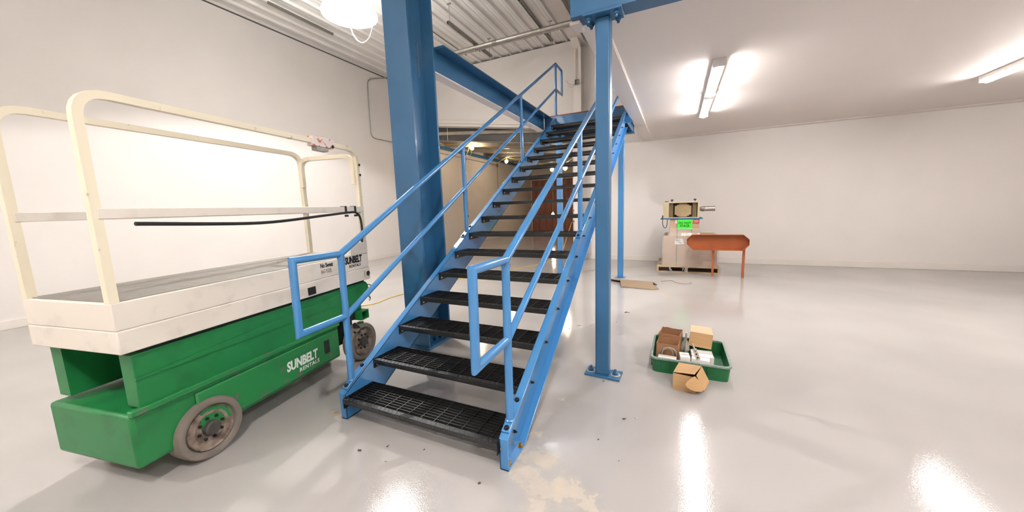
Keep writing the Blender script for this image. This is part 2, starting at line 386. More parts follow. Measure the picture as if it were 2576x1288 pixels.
bh = MB().hexa((0, 0, 0), (1, 0, 0), .0115, .010)
bolt0 = bh.build('bolt', 'bolt_zinc', t0, off=(0, 0, 0), loc=(.007, .030, -.052))
kids = ep+[no, gro, bolt0, copy_to(bolt0, t0, (.007, .198, -.052)), copy_to(bolt0, t0, (W-.017, .030, -.052)), copy_to(bolt0, t0, (W-.017, .198, -.052))]
base = V(stair['_o'])
for kk in range(17):
    loc = V((0, kk*RUN, (kk+1)*RISE))-base
    if kk == 0: t0.location = loc
    else:
        c = copy_to(t0, stair, loc)
        for ch in kids: copy_to(ch, c, ch.location)
# nuts with washers on the outer face of the right hand stringer, and heads on the left one
nut = MB().lathe([(.016, 0), (.016, .003)], (0, 0, 0), (1, 0, 0), 16)
nutw = nut.build('washer', 'bolt_zinc', strR, off=(0, 0, 0), loc=(W+.010-base.x, 0, -5))
nn_ = MB().hexa((.003, 0, 0), (1, 0, 0), .011, .010).cyl((.01, 0, 0), (.024, 0, 0), .006, 8).build('nut', 'bolt_dark', strR, off=(0, 0, 0), loc=(0, 0, -5))
first = True
for kk in range(17):
    for yy in (.030, .198):
        L_ = V((W+.010, kk*RUN+yy, (kk+1)*RISE-.046))-base
        if first: nutw.location = L_; nn_.location = L_; first = False
        else: copy_to(nutw, strR, L_); copy_to(nn_, strR, L_)
# anchor bolts at the foot
for (x, y) in ((W+.038, .065), (W+.038, .235)):
    MB().lathe([(.018, .012), (.018, .015)], (x, y, 0), (0, 0, 1), 16).hexa((x, y, .015), (0, 0, 1), .013, .014).cyl((x, y, .02), (x, y, .042), .007, 10).build('anchor_bolt', 'bolt_brass', strR)
for (x, y) in ((-.038, .065), (-.038, .235)):
    MB().lathe([(.018, .012), (.018, .015)], (x, y, 0), (0, 0, 1), 16).hexa((x, y, .015), (0, 0, 1), .013, .014).cyl((x, y, .02), (x, y, .042), .007, 10).build('anchor_bolt', 'bolt_brass', strL)
# handrails
PR = .0242
PY = [.115, 1.83, 3.53, 5.25]
def ztop(y): return 1.228+.5855*(y-.13)
def zmid(y): return .765+.5855*(y-.13)
def zfl(y): return .19+S*y
def handrail(x, name):
    hr = MB().tube([(x, .13, ztop(.13)), (x, 5.28, ztop(5.28))], PR, 16).build(name, 'blue_stair', stair)
    for a, b in zip(PY[:-1], PY[1:]):
        MB().tube([(x, a+.01, zmid(a+.01)), (x, b-.01, zmid(b-.01))], PR*.92, 16).build('mid_rail', 'blue_stair', hr)
    for i, y in enumerate(PY):
        yy = .13 if i == 0 else (5.27 if i == 3 else y)
        MB().tube([(x, y, zfl(y)+.005), (x, yy, ztop(yy)-.004)], PR, 16).lathe([(PR+.006, 0), (PR+.001, .006)], (x, y, zfl(y)+.012), (0, 0, 1), 16).build('handrail_post', 'blue_stair', hr)
        # sloping mounting plate with two bolts
        d = V((0, 1, S)).normalized(); nz_ = V((0, -S, 1)).normalized()
        yc = y+.0 if i else y+.035
        c = V((x, yc, zfl(yc)))+nz_*.0065
        hl = .115 if i < 3 else .07
        plt = MB().obox(c, (.027, 0, 0), d*hl, nz_*.006).build('mounting_plate', 'blue_stair', hr, bevel=.004)
        for sg in (-1, 1):
            p = c+d*(hl-.025)*sg+nz_*.006
            MB().lathe([(.016, 0), (.016, .003)], p, nz_, 16).hexa(p+nz_*.003, nz_, .0135, .009).build('bolt', 'bolt_dark', hr)
    MB().tube([(x, .13, 1.228), (x, -.225, 1.232), (x, -.235, .745), (x, .125, .762)], PR, 16).build('end_loop', 'blue_stair', hr)
    MB().tube([(x, 5.28, ztop(5.28)), (x, 5.66, ztop(5.28)-.005), (x, 5.66, zmid(5.26)), (x, 5.26, zmid(5.26))], PR, 16).build('end_loop', 'blue_stair', hr)
    # weld collars
    MB().lathe([(PR+.003, 0), (PR+.004, .006), (PR+.003, .012)], (x, .13, 1.19), (0, 0, 1), 16).build('weld_bead', 'blue_stair', hr)
    return hr
handrail(-.030, 'handrail'); handrail(W+.030, 'handrail')

# landing at the head of the stair
land = thing('stair_landing', (.58, 5.8, 0), 'blue steel landing frame on two slim square posts at stair head', 'landing')
lb = MB().prism([(-.24, 5.17, 2.962), (1.435, 5.17, 2.955), (1.340, 5.17, 3.085), (1.335, 5.17, 3.245), (-.24, 5.17, 3.245)], (0, 0, 0), (0, .015, 0)).box(-.24, 1.28, 5.185, 5.26, 2.962, 2.978).box(-.24, 1.33, 5.185, 5.26, 3.229, 3.245)
lb.build('front_beam', 'blue', land, bevel=.002)
MB().box(-.24, 1.32, 6.30, 6.315, 2.962, 3.245).box(-.24, 1.335, 6.22, 6.315, 2.962, 2.978).build('rear_beam', 'blue', land)
MB().box(-.24, -.225, 5.26, 6.22, 2.98, 3.245).build('side_beam', 'blue', land); MB().box(1.30, 1.315, 5.26, 6.22, 2.98, 3.245).build('side_beam', 'blue', land)
MB().box(-.24, 1.335, 5.172, 6.315, 3.245, 3.266).build('deck_board', 'ply_edge', land)
for x, y in ((-.175, 5.90), (1.14, 5.83)):
    pp = MB().box(x-.055, x+.055, y-.055, y+.055, .012, 2.964).build('post', 'blue_stair', land, bevel=.008)
    MB().box(x-.10, x+.10, y-.10, y+.10, 0, .012).build('post_base', 'blue_stair', pp)
    MB().box(x-.055, x+.055, 5.26, 6.22, 2.965, 2.979).build('bearing_plate', 'blue', land)

# ================================================================== BIG BLUE COLUMN, BEAMS, POST
colm = thing('steel_column', (-.3975, 1.495, 0), 'tall blue wide-flange column rising beside the left stringer', 'column')
def plate_holes(x0, x1, ya, yb, za, zb, holes, r):
    bm = bmesh.new(); E_ = []
    def loop(pts):
        vs = [bm.verts.new((0, y, z)) for y, z in pts]
        for i in range(len(vs)): E_.append(bm.edges.new((vs[i], vs[(i+1) % len(vs)])))
    loop([(ya, za), (yb, za), (yb, zb), (ya, zb)])
    for (hy, hzv) in holes: loop([(hy+r*math.cos(2*math.pi*k/14), hzv+r*math.sin(2*math.pi*k/14)) for k in range(14)])
    bmesh.ops.triangle_fill(bm, use_beauty=True, use_dissolve=False, edges=E_)
    bm.verts.index_update(); mb = MB(); nv = len(bm.verts)
    vs = [(x0, v.co.y, v.co.z) for v in bm.verts]+[(x1, v.co.y, v.co.z) for v in bm.verts]
    fs = [tuple(v.index for v in f.verts) for f in bm.faces]; fs2 = [tuple(i+nv for i in f[::-1]) for f in fs]
    sd = [(e.verts[0].index, e.verts[1].index, e.verts[1].index+nv, e.verts[0].index+nv) for e in bm.edges if len(e.link_faces) == 1]
    bm.free(); mb.add(vs, fs+fs2+sd); return mb
MB().box(-.55, -.245, 1.29, 1.316, .03, 5.70).build('flange', 'blue', colm, bevel=.003)
MB().box(-.55, -.245, 1.674, 1.70, .03, 5.70).build('flange', 'blue', colm, bevel=.003)
plate_holes(-.4065, -.3885, 1.316, 1.674, .03, 5.70, [(1.455, 3.276), (1.58, 3.276), (1.453, 3.133), (1.58, 3.132)], .0125).build('web', 'blue', colm, smooth=False)
MB().box(-.60, -.225, 1.265, 1.715, 0, .03).build('base_plate', 'blue', colm, bevel=.003)
for (x, y) in ((-.31, 1.40), (-.31, 1.50), (-.31, 1.60), (-.48, 1.40), (-.48, 1.60)):
    MB().hexa((x, y, .030), (0, 0, 1), .028, .03).cyl((x, y, .05), (x, y, .085), .014, 10).build('anchor_bolt', 'blue', colm)
MB().cyl((-.3885, 1.425, 1.396), (-.32, 1.535, 1.393), .006, 8).build('welded_rod', 'blue', colm)
MB().box(-.389, -.3875, 1.60, 1.612, 2.95, 3.30).build('weld_scar', 'galv_dull', colm)

bm1 = thing('steel_beam', (-.30, 3.4, 3.02), 'blue steel beam running from tall column to stair head', 'beam')
MB().box(-.266, -.250, 1.702, 5.168, 3.02, 3.232).build('web', 'blue', bm1, bevel=.002)
MB().box(-.385, -.252, 1.702, 5.168, 3.004, 3.018).build('soffit_board', 'soffit', bm1)
MB().box(-.385, -.112, 1.702, 5.168, 3.233, 3.246).build('top_flange', 'blue', bm1, bevel=.002)
MB().box(-.36, -.125, 1.702, 5.168, 3.247, 3.256).build('shim_plate', 'blue', bm1)

post = thing('steel_post', (1.607, 1.418, 0), 'blue square tube post bolted to the floor right of stairs', 'post')
MB().box(1.549, 1.665, 1.36, 1.476, .018, 2.965).build('shaft', 'blue', post, bevel=.012)
MB().add([(1.455, 1.340, 0), (1.765, 1.318, 0), (1.770, 1.495, 0), (1.462, 1.505, 0), (1.455, 1.340, .018), (1.765, 1.318, .018), (1.770, 1.495, .018), (1.462, 1.505, .018)],
         [(0, 3, 2, 1), (4, 5, 6, 7), (0, 1, 5, 4), (1, 2, 6, 5), (2, 3, 7, 6), (3, 0, 4, 7)]).build('base_plate', 'blue', post, bevel=.003)
for (x, y) in ((1.500, 1.42), (1.716, 1.41)):
    MB().lathe([(.03, 0), (.03, .004)], (x, y, .018), (0, 0, 1), 18).hexa((x, y, .022), (0, 0, 1), .021, .02).cyl((x, y, .04), (x, y, .066), .011, 10).build('anchor_bolt', 'blue', post)
    MB().lathe([(.042, 0), (.036, .0025)], (x+.004, y, .018), (0, 0, 1), 14).build('dust_ring', 'chip', post)
MB().tube([(1.545+.0, 1.356, .022), (1.669, 1.356, .022)], .004, 6).tube([(1.669, 1.356, .022), (1.669, 1.48, .022)], .004, 6).build('weld_bead', 'blue', post)
MB().box(1.462, 1.760, 1.295, 1.475, 2.965, 2.983).build('cap_plate', 'blue', post, bevel=.004)
for (x, y) in ((1.505, 1.335), (1.505, 1.44), (1.715, 1.335), (1.715, 1.44)):
    MB().lathe([(.026, 0), (.026, -.005)], (x, y, 2.965), (0, 0, 1), 16).hexa((x, y, 2.960), (0, 0, -1), .021, .018).cyl((x, y, 2.945), (x, y, 2.925), .011, 10).build('cap_bolt', 'blue', post)

mz = thing('mezzanine_beam', (4.0, 1.40, 2.984), 'deep blue beam bearing on top of the square post', 'beam')
MB().box(1.366, 8.9, 1.385, 1.40, 2.998, 3.40).build('web', 'blue', mz)
MB().box(1.366, 8.9, 1.31, 1.475, 2.984, 2.998).build('bottom_flange', 'blue', mz, bevel=.002)
MB().box(1.366, 8.9, 1.31, 1.475, 3.40, 3.414).build('top_flange', 'blue', mz)
MB().box(1.366, 1.374, 1.315, 1.385, 2.998, 3.40).build('end_plate', 'blue', mz)
MB().box(1.366, 8.9, 1.311, 1.319, 2.998, 3.40).build('face_plate', 'blue', mz)
struct(MB().box(1.345, 1.428, 1.365, 1.525, 2.958, 2.983).build('trim_5', 'soffit', bevel=.002))

# ================================================================== WHITE STEEL FRAME, PIPES, STRUTS
wc = thing('white_column', (-.3, 8.08, 0), 'white painted steel column against back wall with pipe conduit', 'column')
MB().box(-.40, -.19, 7.93, 7.945, 0, 5.70).build('flange', 'white_steel', wc)
MB().box(-.302, -.288, 7.945, 8.235, 0, 5.70).build('web', 'white_steel', wc)
MB().box(-.40, -.19, 8.235, 8.249, 0, 5.70).build('flange', 'white_steel', wc)
wr = thing('white_rafter', (-.26, 5.0, 5.66), 'white painted steel rafter under the corrugated roof deck', 'rafter')
MB().box(-.42, -.10, YF, 8.24, 5.705, 5.72).build('bottom_flange', 'white_steel', wr)
MB().box(-.268, -.252, YF, 8.24, 5.72, 5.905).build('web', 'white_steel', wr)
MB().box(-.36, -.16, YF, 8.24, 5.906, 5.92).build('top_flange', 'white_steel', wr)
MB().prism([(-.39, 7.93, 5.55), (-.39, 7.93, 5.70), (-.39, 7.62, 5.70)], (0, 0, 0), (.19, 0, 0)).build('haunch', 'white_steel', wc)
cn = MB().tube([(-.33, 7.915, 5.69), (-.33, 7.915, 4.78)], .011, 10).tube([(-.29, 7.915, 5.69), (-.29, 7.915, 4.78)], .011, 10).build('column_conduit', 'white_steel')
tag(cn, 'pair of thin white conduits strapped to white steel column', 'conduit')
jb = thing('junction_box', (-.29, 7.90, 4.66), 'open metal junction box with loose wires on white column', 'electrical box')
MB().box(-.345, -.235, 7.925, 7.929, 4.66, 4.785).box(-.345, -.339, 7.88, 7.925, 4.66, 4.785).box(-.241, -.235, 7.88, 7.925, 4.66, 4.785).box(-.339, -.241, 7.88, 7.925, 4.66, 4.666).box(-.339, -.241, 7.88, 7.925, 4.779, 4.785).build('box', 'galv_dull', jb)
MB().tube(smooth_path([(-.30, 7.90, 4.72), (-.40, 7.88, 4.665), (-.50, 7.86, 4.70), (-.57, 7.85, 4.80)]), .004, 6).tube(smooth_path([(-.28, 7.90, 4.71), (-.18, 7.88, 4.66), (-.10, 7.86, 4.68)]), .004, 6).tube(smooth_path([(-.31, 7.90, 4.70), (-.42, 7.87, 4.61), (-.52, 7.86, 4.66)]), .003, 6).build('loose_wire', 'galv_dull', jb)
# outlets by the jamb
for z, nm, lb_ in ((1.33, 'outlet_box', 'upper white outlet box on the jamb behind the stairs'), (1.02, 'outlet_box', 'lower white double outlet box on the jamb behind the stairs')):
    ob = thing(nm, (-.47, 8.22, z), lb_, 'outlet', None)
    MB().box(-.515, -.425, 8.19, 8.249, z, z+(.11 if z > 1.2 else .17)).build('housing', 'white_plastic', ob, bevel=.006)
    MB().box(-.505, -.435, 8.185, 8.19, z+.015, z+.095).build('cover', 'galv_dull', ob)
    MB().cyl((-.47, 8.22, z+.1), (-.47, 8.22, z+.30), .011, 8).build('nipple', 'white_plastic', ob)
pv = MB().tube(smooth_path([(-.455, 8.20, 3.0), (-.462, 8.19, 2.3), (-.475, 8.17, 1.75), (-.47, 8.165, 1.47)]), .008, 6).tube([(-.49, 8.236, 3.2), (-.49, 8.236, 1.65)], .011, 8).build('drop_cable', 'white_plastic')
tag(pv, 'white cable dropping down the jamb to outlet boxes', 'cable')

def hung_strut(x, ya, yb, z, lab):
    s_ = thing('strut_channel', (x, (ya+yb)/2, z), lab, 'strut', 'struts hanging under the roof deck')
    c = MB().box(x-.03, x+.03, ya, yb, z+.052, z+.058).box(x-.03, x-.025, ya, yb, z, z+.052).box(x+.025, x+.03, ya, yb, z, z+.052).box(x-.025, x-.012, ya, yb, z, z+.004).box(x+.012, x+.025, ya, yb, z, z+.004)
    yy = ya+.05
    while yy < yb-.05:
        c.box(x-.012, x+.012, yy, yy+.025, z+.001, z+.005); yy += .06
    c.build('channel', 'galv_dull', s_, smooth=False)
    for y in (ya+.07, yb-.10):
        r_ = MB().cyl((x, y, z-.03), (x, y, 5.925), .006, 8).build('threaded_rod', 'galv_dull', s_)
        MB().box(x-.045, x+.045, y-.015, y+.015, 5.905, 5.924).hexa((x, y, z-.02), (0, 0, 1), .014, .018).build('beam_clamp', 'galv_dull', r_)
    return s_
hung_strut(-2.40, 5.20, 7.16, 5.49, 'slotted steel strut hung on rods, farther from white rafter')
hung_strut(-.70, 5.13, 7.12, 5.48, 'slotted steel strut hung on rods, close to white rafter')
pipe = thing('sprinkler_pipe', (-1.4, 6.30, 5.41), 'large galvanised pipe hung across under the roof struts', 'pipe')
MB().cyl((-3.05, 6.30, 5.415), (.9, 6.30, 5.415), .048, 20).build('pipe_run', 'galv', pipe)
for x in (-2.40, -.70):
    MB().lathe([(.054, -.018), (.056, 0), (.054, .018)], (x, 6.30, 5.415), (1, 0, 0), 20).box(x-.01, x+.01, 6.28, 6.32, 5.335, 5.37).build('pipe_clamp', 'galv', pipe)
MB().lathe([(.053, -.06), (.055, 0), (.053, .06)], (-1.85, 6.30, 5.415), (1, 0, 0), 20).build('coupling', 'galv_dull', pipe)
p2 = thing('conduit_pipe', (-1.4, 6.43, 5.42), 'thinner galvanised conduit running parallel to the large pipe', 'conduit')
MB().cyl((-3.05, 6.43, 5.415), (.9, 6.43, 5.415), .027, 16).build('pipe_run', 'galv', p2)
for x in (-2.34, -.64):
    MB().lathe([(.033, -.015), (.034, 0), (.033, .015)], (x, 6.43, 5.415), (1, 0, 0), 16).box(x-.01, x+.01, 6.42, 6.45, 5.355, 5.39).build('pipe_clamp', 'galv', p2)
c3 = MB().cyl((-3.43, 3.0, 5.905), (-3.43, 7.6, 5.905), .013, 10).cyl((-3.43, 6.85, 5.905), (-3.43, 6.93, 5.905), .017, 10).build('roof_conduit', 'galv_dull')
tag(c3, 'thin conduit fixed along the underside of roof deck', 'conduit')
c4 = MB().box(-5.61, -5.56, 3.4, 4.92, 5.86, 5.905).build('roof_strut', 'galv_dull'); tag(c4, 'short grey strut piece on roof deck near left wall', 'strut')
c5 = MB().tube(bend([(XL+.02, 7.75, 5.92), (XL+.02, 6.90, 5.62), (XL+.02, 6.87, 3.86), (XL+.02, 8.2, 3.87)], .2), .014, 10).build('wall_conduit', 'galv')
tag(c5, 'thin metal conduit bent in a loop on left wall', 'conduit')

# ================================================================== LAMPS
def high_bay(x, y, z, r, lab, cord=True):
    h = thing('high_bay_lamp', (x, y, z), lab, 'lamp')
    outer = [(r+.012, 0), (r+.012, .02), (r*.93, .12), (r*.74, .24), (r*.50, .34), (.06, .36)]
    inner = [(.05, .33), (r*.46, .325), (r*.70, .23), (r*.90, .115), (r, .0)]
    MB().lathe(outer[::-1]+inner[::-1], (x, y, z), (0, 0, 1), 32).build('dome', 'lamp_dome_glow', h)  # dome surface made to glow, filling out the glare round the core
    q = .055 if cord else .19
    MB().lathe([(q, .20), (q, .204)], (x, y, z), (0, 0, 1), 16).build('lens', 'lamp_lens' if cord else 'lamp_lens_soft', h)
    MB().lathe([(q+.012, .206), (q+.012, .30), (.04, .322)], (x, y, z), (0, 0, 1), 16).build('lamp_holder', 'white_steel', h)
    MB().lathe([(.12, .362), (.12, .368)], (x, y, z), (0, 0, 1), 16).build('uplight_disc', 'lamp_uplight', h)  # added glowing disc facing the deck, only there as uplight
    MB().cyl((x, y, z+.369), (x, y, 5.92), .008, 8).build('hanger_rod', 'galv_dull', h)
    if cord:
        MB().tube(smooth_path([(x-.02, y-.03, z+.19), (x+.0, y, z-.20), (x+.10, y, z-.40), (x+.26, y, z-.50), (x+.42, y, z-.44), (x+.53, y, z-.24), (x+.55, y, z-.02), (x+.50, y, z+.16)], 8), .009, 8).build('power_cord', 'white_plastic', h)
    return h
high_bay(-3.08, 3.2, 4.93, .44, 'bright dome lamp with looping white cord beside blue column')
high_bay(2.9, -2.9, 5.40, .44, 'dome lamp over the open floor ahead of the mezzanine beam', False)
high_bay(7.2, -1.6, 5.40, .44, 'added fill dome lamp close to the right wall', False)  # added lamp out of view, brightens the right side of the hall
high_bay(-3.2, -5.2, 5.40, .44, 'added fill dome lamp by the front left corner of the hall', False)  # added lamp out of view, lights faces turned to the camera
def strip(x, y0_, y1_, lab, z=3.112):
    h = thing('strip_light', (x, (y0_+y1_)/2, z), lab, 'light')
    MB().box(x-.065, x+.065, y0_, y1_, z-.05, z-.001).build('housing', 'white_steel', h, bevel=.004)
    MB().lathe([(.01, 0), (.05, .002), (.05, y1_-y0_-.022), (.01, y1_-y0_-.02)], (x, y0_+.01, z-.052), (0, 1, 0), 16).build('diffuser', 'strip_lens', h)
    MB().box(x-.067, x+.067, y0_-.012, y0_+.012, z-.09, z-.001).build('end_cap', 'white_plastic', h); MB().box(x-.067, x+.067, y1_-.012, y1_+.012, z-.09, z-.001).build('end_cap', 'white_plastic', h)
strip(2.56, 4.62, 5.84, 'white strip light under mezzanine, the one closer to back wall')
strip(2.56, 3.22, 4.46, 'white strip light under mezzanine, the one closer to the blue beam')
strip(6.0, 4.62, 5.84, 'white strip light in the far row of the mezzanine, closer to back wall')
strip(6.0, 3.22, 4.46, 'white strip light in the far row of the mezzanine, closer to beam')

# ================================================================== OLD BUILDING DETAILS
gb = thing('grey_rafter', (-3.4, 8.6, 3.6), 'dark grey tapered steel rafter spanning the opening', 'rafter')
def gz(x): return 3.862-.131*(x+5.03)
MB().prism([(-6.28, 8.55, gz(-6.28)), (-.55, 8.55, gz(-.55)), (-.55, 8.55, hz(-.55)+.25), (-6.28, 8.55, hz(-6.28)+.2)], (0, 0, 0), (0, .012, 0)).build('web', 'grey_steel', gb)
MB().prism([(-6.28, 8.51, gz(-6.28)-.016), (-.55, 8.51, gz(-.55)-.016), (-.55, 8.51, gz(-.55)), (-6.28, 8.51, gz(-6.28))], (0, 0, 0), (0, .14, 0)).build('bottom_flange', 'galv_dull', gb)
MB().cyl((-4.87, 8.50, 4.4), (-4.87, 8.50, 3.84), .008, 8).build('hanger_rod', 'white_steel', gb)
for i, y in enumerate((10.2, 11.8, 13.4, 15.0, 16.6, 18.2)):
    pr_ = MB().prism([(-6.17, y, 4.12), (-.32, y, 3.59), (-.32, y, 3.45), (-6.17, y, 3.98)], (0, 0, 0), (0, .05, 0)).build('purlin', 'grey_steel' if i == 2 else 'poly')
    tag(pr_, ['first', 'second', 'third', 'fourth', 'fifth', 'sixth'][i]+' roof purlin beyond the grey rafter in the older building', 'purlin', 'purlins of the older building')
g2 = MB().box(-3.6, -.32, 12.0, 12.08, 3.28, 3.56).build('grey_header', 'grey_steel'); tag(g2, 'dark grey steel header beam deep inside the older building', 'beam')
bb = MB().box(-6.29, -6.18, 8.7, 19.3, 3.88, 4.0).build('eave_strut', 'blue'); tag(bb, 'blue eave strut along top of tan side wall', 'beam')
fc = MB().tube(bend([(-6.285, 9.0, 3.74), (-6.285, 14.78, 3.72), (-6.285, 14.78, 2.2)], .03), .014, 8).box(-6.30, -6.25, 11.72, 11.82, 3.64, 3.76).box(-6.30, -6.25, 14.70, 14.84, 3.62, 3.80).cyl((-6.285, 11.77, 3.64), (-6.285, 11.77, 1.26), .012, 8).build('side_wall_conduit', 'galv_dull')
tag(fc, 'grey conduit with two boxes along the tan side wall', 'conduit')
so = MB().box(-6.30, -6.255, 11.68, 11.76, 1.15, 1.27).box(-6.256, -6.25, 11.69, 11.75, 1.165, 1.255).build('wall_socket', 'dark'); tag(so, 'small black socket on the tan side wall', 'outlet')
bulbs = [(-4.853, 10.0, 3.80), (-4.88, 13.0, 3.62), (-2.72, 13.0, 3.09), (-1.55, 11.0, 2.90), (-3.72, 16.0, 1.11)]
labs = ['caged work bulb below a loop of yellow cord by grey rafter', 'warm bare work bulb hung by the box corner of the side wall', 'work bulb glowing in front of the brown insulation', 'bright warm work bulb seen over the upper treads near the jamb', 'work bulb hanging low in front of brown insulated wall']
for i, (x, y, z) in enumerate(bulbs):
    h = thing('work_bulb', (x, y, z), labs[i], 'lamp')
    r = .062
    MB().lathe([(.02, .085), (.03, .06), (r*.9, .03), (r, 0), (r*.85, -.035), (r*.4, -.058), (.005, -.064)], (x, y, z), (0, 0, 1), 16).build('bulb', 'bulb', h)
    MB().lathe([(.024, .08), (.024, .15), (.012, .16)], (x, y, z), (0, 0, 1), 12).build('socket', 'yellow', h)
    cg = MB()
    for k in range(6):
        a = 2*math.pi*k/6; ca, sa = math.cos(a), math.sin(a)
        cg.tube([(x+.025*ca, y+.025*sa, z+.1), (x+.085*ca, y+.085*sa, z+.03), (x+.085*ca, y+.085*sa, z-.04), (x+.02*ca, y+.02*sa, z-.10)], .0025, 4)
    cg.build('cage', 'yellow', h)
    if i == 4: MB().cyl((x, y, z+.16), (x, y, 3.905), .006, 6).build('drop_cord', 'yellow', h)
yc = MB().tube(smooth_path([(-6.1, 9.2, 3.92), (-5.4, 9.6, 3.93), (-4.9, 9.98, 3.97), (-4.3, 10.6, 3.80), (-3.9, 11.5, 3.66), (-4.2, 12.4, 3.72), (-4.88, 12.98, 3.79), (-5.9, 13.9, 3.62), (-6.2, 14.7, 3.55)], 8), .011, 6)
yc.tube(smooth_path([(-4.88, 13.0, 3.80), (-3.8, 13.0, 3.50), (-2.72, 12.98, 3.26), (-2.1, 12.0, 3.24), (-1.55, 10.98, 3.07), (-1.0, 10.4, 3.2)], 8), .011, 6)
yc.tube(smooth_path([(-4.9, 9.98, 3.96), (-4.98, 9.95, 3.74), (-5.06, 9.95, 3.55), (-4.96, 9.95, 3.50), (-4.86, 9.95, 3.60), (-4.90, 9.97, 3.94)], 6), .009, 6)
tag(yc.build('string_light_cord', 'yellow'), 'yellow string light cord sagging between the work bulbs', 'cord')
fcord = MB().tube(smooth_path([(-5.0, 1.2, .008), (-3.3, 1.9, .008), (-2.416, 2.42, .008), (-2.395, 3.09, .008), (-2.05, 4.82, .008), (-1.40, 6.17, .008), (-.98, 7.36, .008), (-.90, 7.95, .008), (-.78, 8.05, .25), (-.66, 8.08, .65), (-.53, 8.14, 1.06)], 8), .008, 6)
tag(fcord.build('extension_cord', 'yellow'), 'yellow extension cord across the floor up to the outlet', 'cord')

# ================================================================== SCISSOR LIFT
lift = thing('scissor_lift', (-.72, .80, 0), 'green and white scissor lift parked left of the stairs', 'scissor lift', None, math.radians(10))
# local frame: y along the machine (far end +), x outwards to the stair, origin at wheel contact on the near face
def LM(): return MB()
LEN = -1.75; WID = -.76
pf = LM().box(WID, 0, LEN, .245, .825, .95).box(WID, -.008, LEN, .245, .95, 1.10); pf.build('platform', 'lift_white', lift, bevel=.006)
LM().box(-.03, -.002, -.012, .24, 1.10, 1.225).build('control_plate', 'lift_white', lift, bevel=.004)
LM().box(WID+.02, -.02, LEN+.02, .225, 1.098, 1.104).build('platform_deck', 'galv_dull', lift)
def sq(path, r): return LM().tube(path, r, 4, twist=math.pi/4)
RA = .028
sq(bend([(-.03, .225, 1.10), (-.03, .225, 2.148), (-.03, LEN+.02, 2.148), (-.03, LEN+.02, 1.10)], .13), RA).build('side_rail', 'lift_cream', lift)
sq(bend([(-.058, .205, 1.66+.15), (-.058, .205, 2.095), (WID+.058, .205, 2.095), (WID+.058, .205, 1.81)], .11), RA).build('end_rail', 'lift_cream', lift)
sq(bend([(WID+.03, .225, 1.10), (WID+.03, .225, 2.148), (WID+.03, LEN+.02, 2.148), (WID+.03, LEN+.02, 1.10)], .13), RA).build('side_rail', 'lift_cream', lift)
LM().box(-.055, -.005, LEN+.02, .245, 1.53, 1.582).build('mid_rail', 'lift_white', lift, bevel=.003)
LM().box(WID+.005, WID+.055, LEN+.02, .245, 1.53, 1.582).build('mid_rail', 'lift_white', lift, bevel=.003)
LM().box(WID+.05, -.05, .205, .245, 1.53, 1.575).build('mid_rail', 'lift_white', lift)
LM().box(-.06, .006, -.34, -.105, 2.105, 2.185).build('gate_latch', 'lift_red', lift, bevel=.003)
LM().box(-.055, .002, -.30, -.17, 2.07, 2.104).build('latch_bracket', 'galv_dull', lift)
LM().hexa((.006, -.12, 2.125), (1, 0, 0), .014, .01).build('bolt', 'bolt_dark', lift)
for (u_, z_) in ((.225, 2.0), (.225, 1.90)):
    LM().hexa((0, u_, z_), (1, 0, 0), .012, .008).build('bolt', 'bolt_dark', lift)
LM().tube(smooth_path([(.006, -1.6, 1.50), (.006, -.9, 1.47), (.006, -.3, 1.505), (.006, .0, 1.525), (.006, .11, 1.52), (.006, .165, 1.46), (.006, .172, 1.30), (-.01, .17, 1.22)], 8), .011, 8).build('control_cable', 'rubber', lift)
for u_ in (-.02, .11):
    LM().box(-.058, .004, u_-.009, u_+.009, 1.52, 1.588).box(-.01, .012, u_-.014, u_+.014, 1.485, 1.505).build('cable_strap', 'rubber', lift)
LM().lathe([(.024, 0), (.026, .006), (.016, .010), (.004, .011)], (0, .21, .887), (1, 0, 0), 20).build('plug', 'rubber', lift)
LM().box(0, .003, .15, .17, .855, .92).build('slot', 'heater', lift, bevel=.002)
LM().box(0, .003, -.56, -.48, .84, .905).build('badge', 'dark', lift)
text_mesh('SUNBELT', 'lettering', 'black_print', lift, .092, (-.007, -.092, 1.028), (0, 1, 0), (0, 0, 1), bold=.0045, shear=.12, sx=.62)
text_mesh('RENTALS', 'lettering', 'black_print', lift, .040, (-.007, -.045, .985), (0, 1, 0), (0, 0, 1), bold=.0006, shear=.12, sx=.92, space=1.15)
text_mesh('No Sweat', 'lettering', 'black_print', lift, .055, (-.007, -.395, 1.045), (0, 1, 0), (0, 0, 1), bold=.0012, sx=.66)
text_mesh('(667-9328)', 'lettering', 'grey_print', lift, .050, (-.007, -.395, .995), (0, 1, 0), (0, 0, 1), sx=.55)
# folded scissor and chassis
LM().prism([(0, LEN+.05, .80), (0, .20, .80), (0, .235, .76), (0, .235, .66), (0, .19, .635), (0, -.16, .50), (0, LEN+.05, .50)], (-.03, 0, 0), (-.10, 0, 0)).build('scissor_arm', 'lift_green', lift, bevel=.004)
LM().prism([(0, LEN+.05, .66), (0, -.2, .66), (0, .20, .785), (0, .2, .79), (0, LEN+.05, .67)], (-.022, 0, 0), (-.01, 0, 0)).build('arm_edge', 'lift_green', lift)
LM().prism([(0, LEN+.05, .80), (0, .20, .80), (0, .235, .66), (0, -.16, .50), (0, LEN+.05, .50)], (WID+.13, 0, 0), (-.10, 0, 0)).build('scissor_arm', 'lift_green', lift)
LM().box(WID+.05, -.05, LEN+.1, .2, .795, .826).build('sub_frame', 'lift_dark', lift)
LM().box(WID+.02, -.03, LEN, -.24, .16, .475).build('chassis', 'lift_green', lift, bevel=.02)
LM().box(-.03, -.012, LEN+.3, -.265, .19, .445).build('access_door', 'lift_green_scuff', lift, bevel=.015)
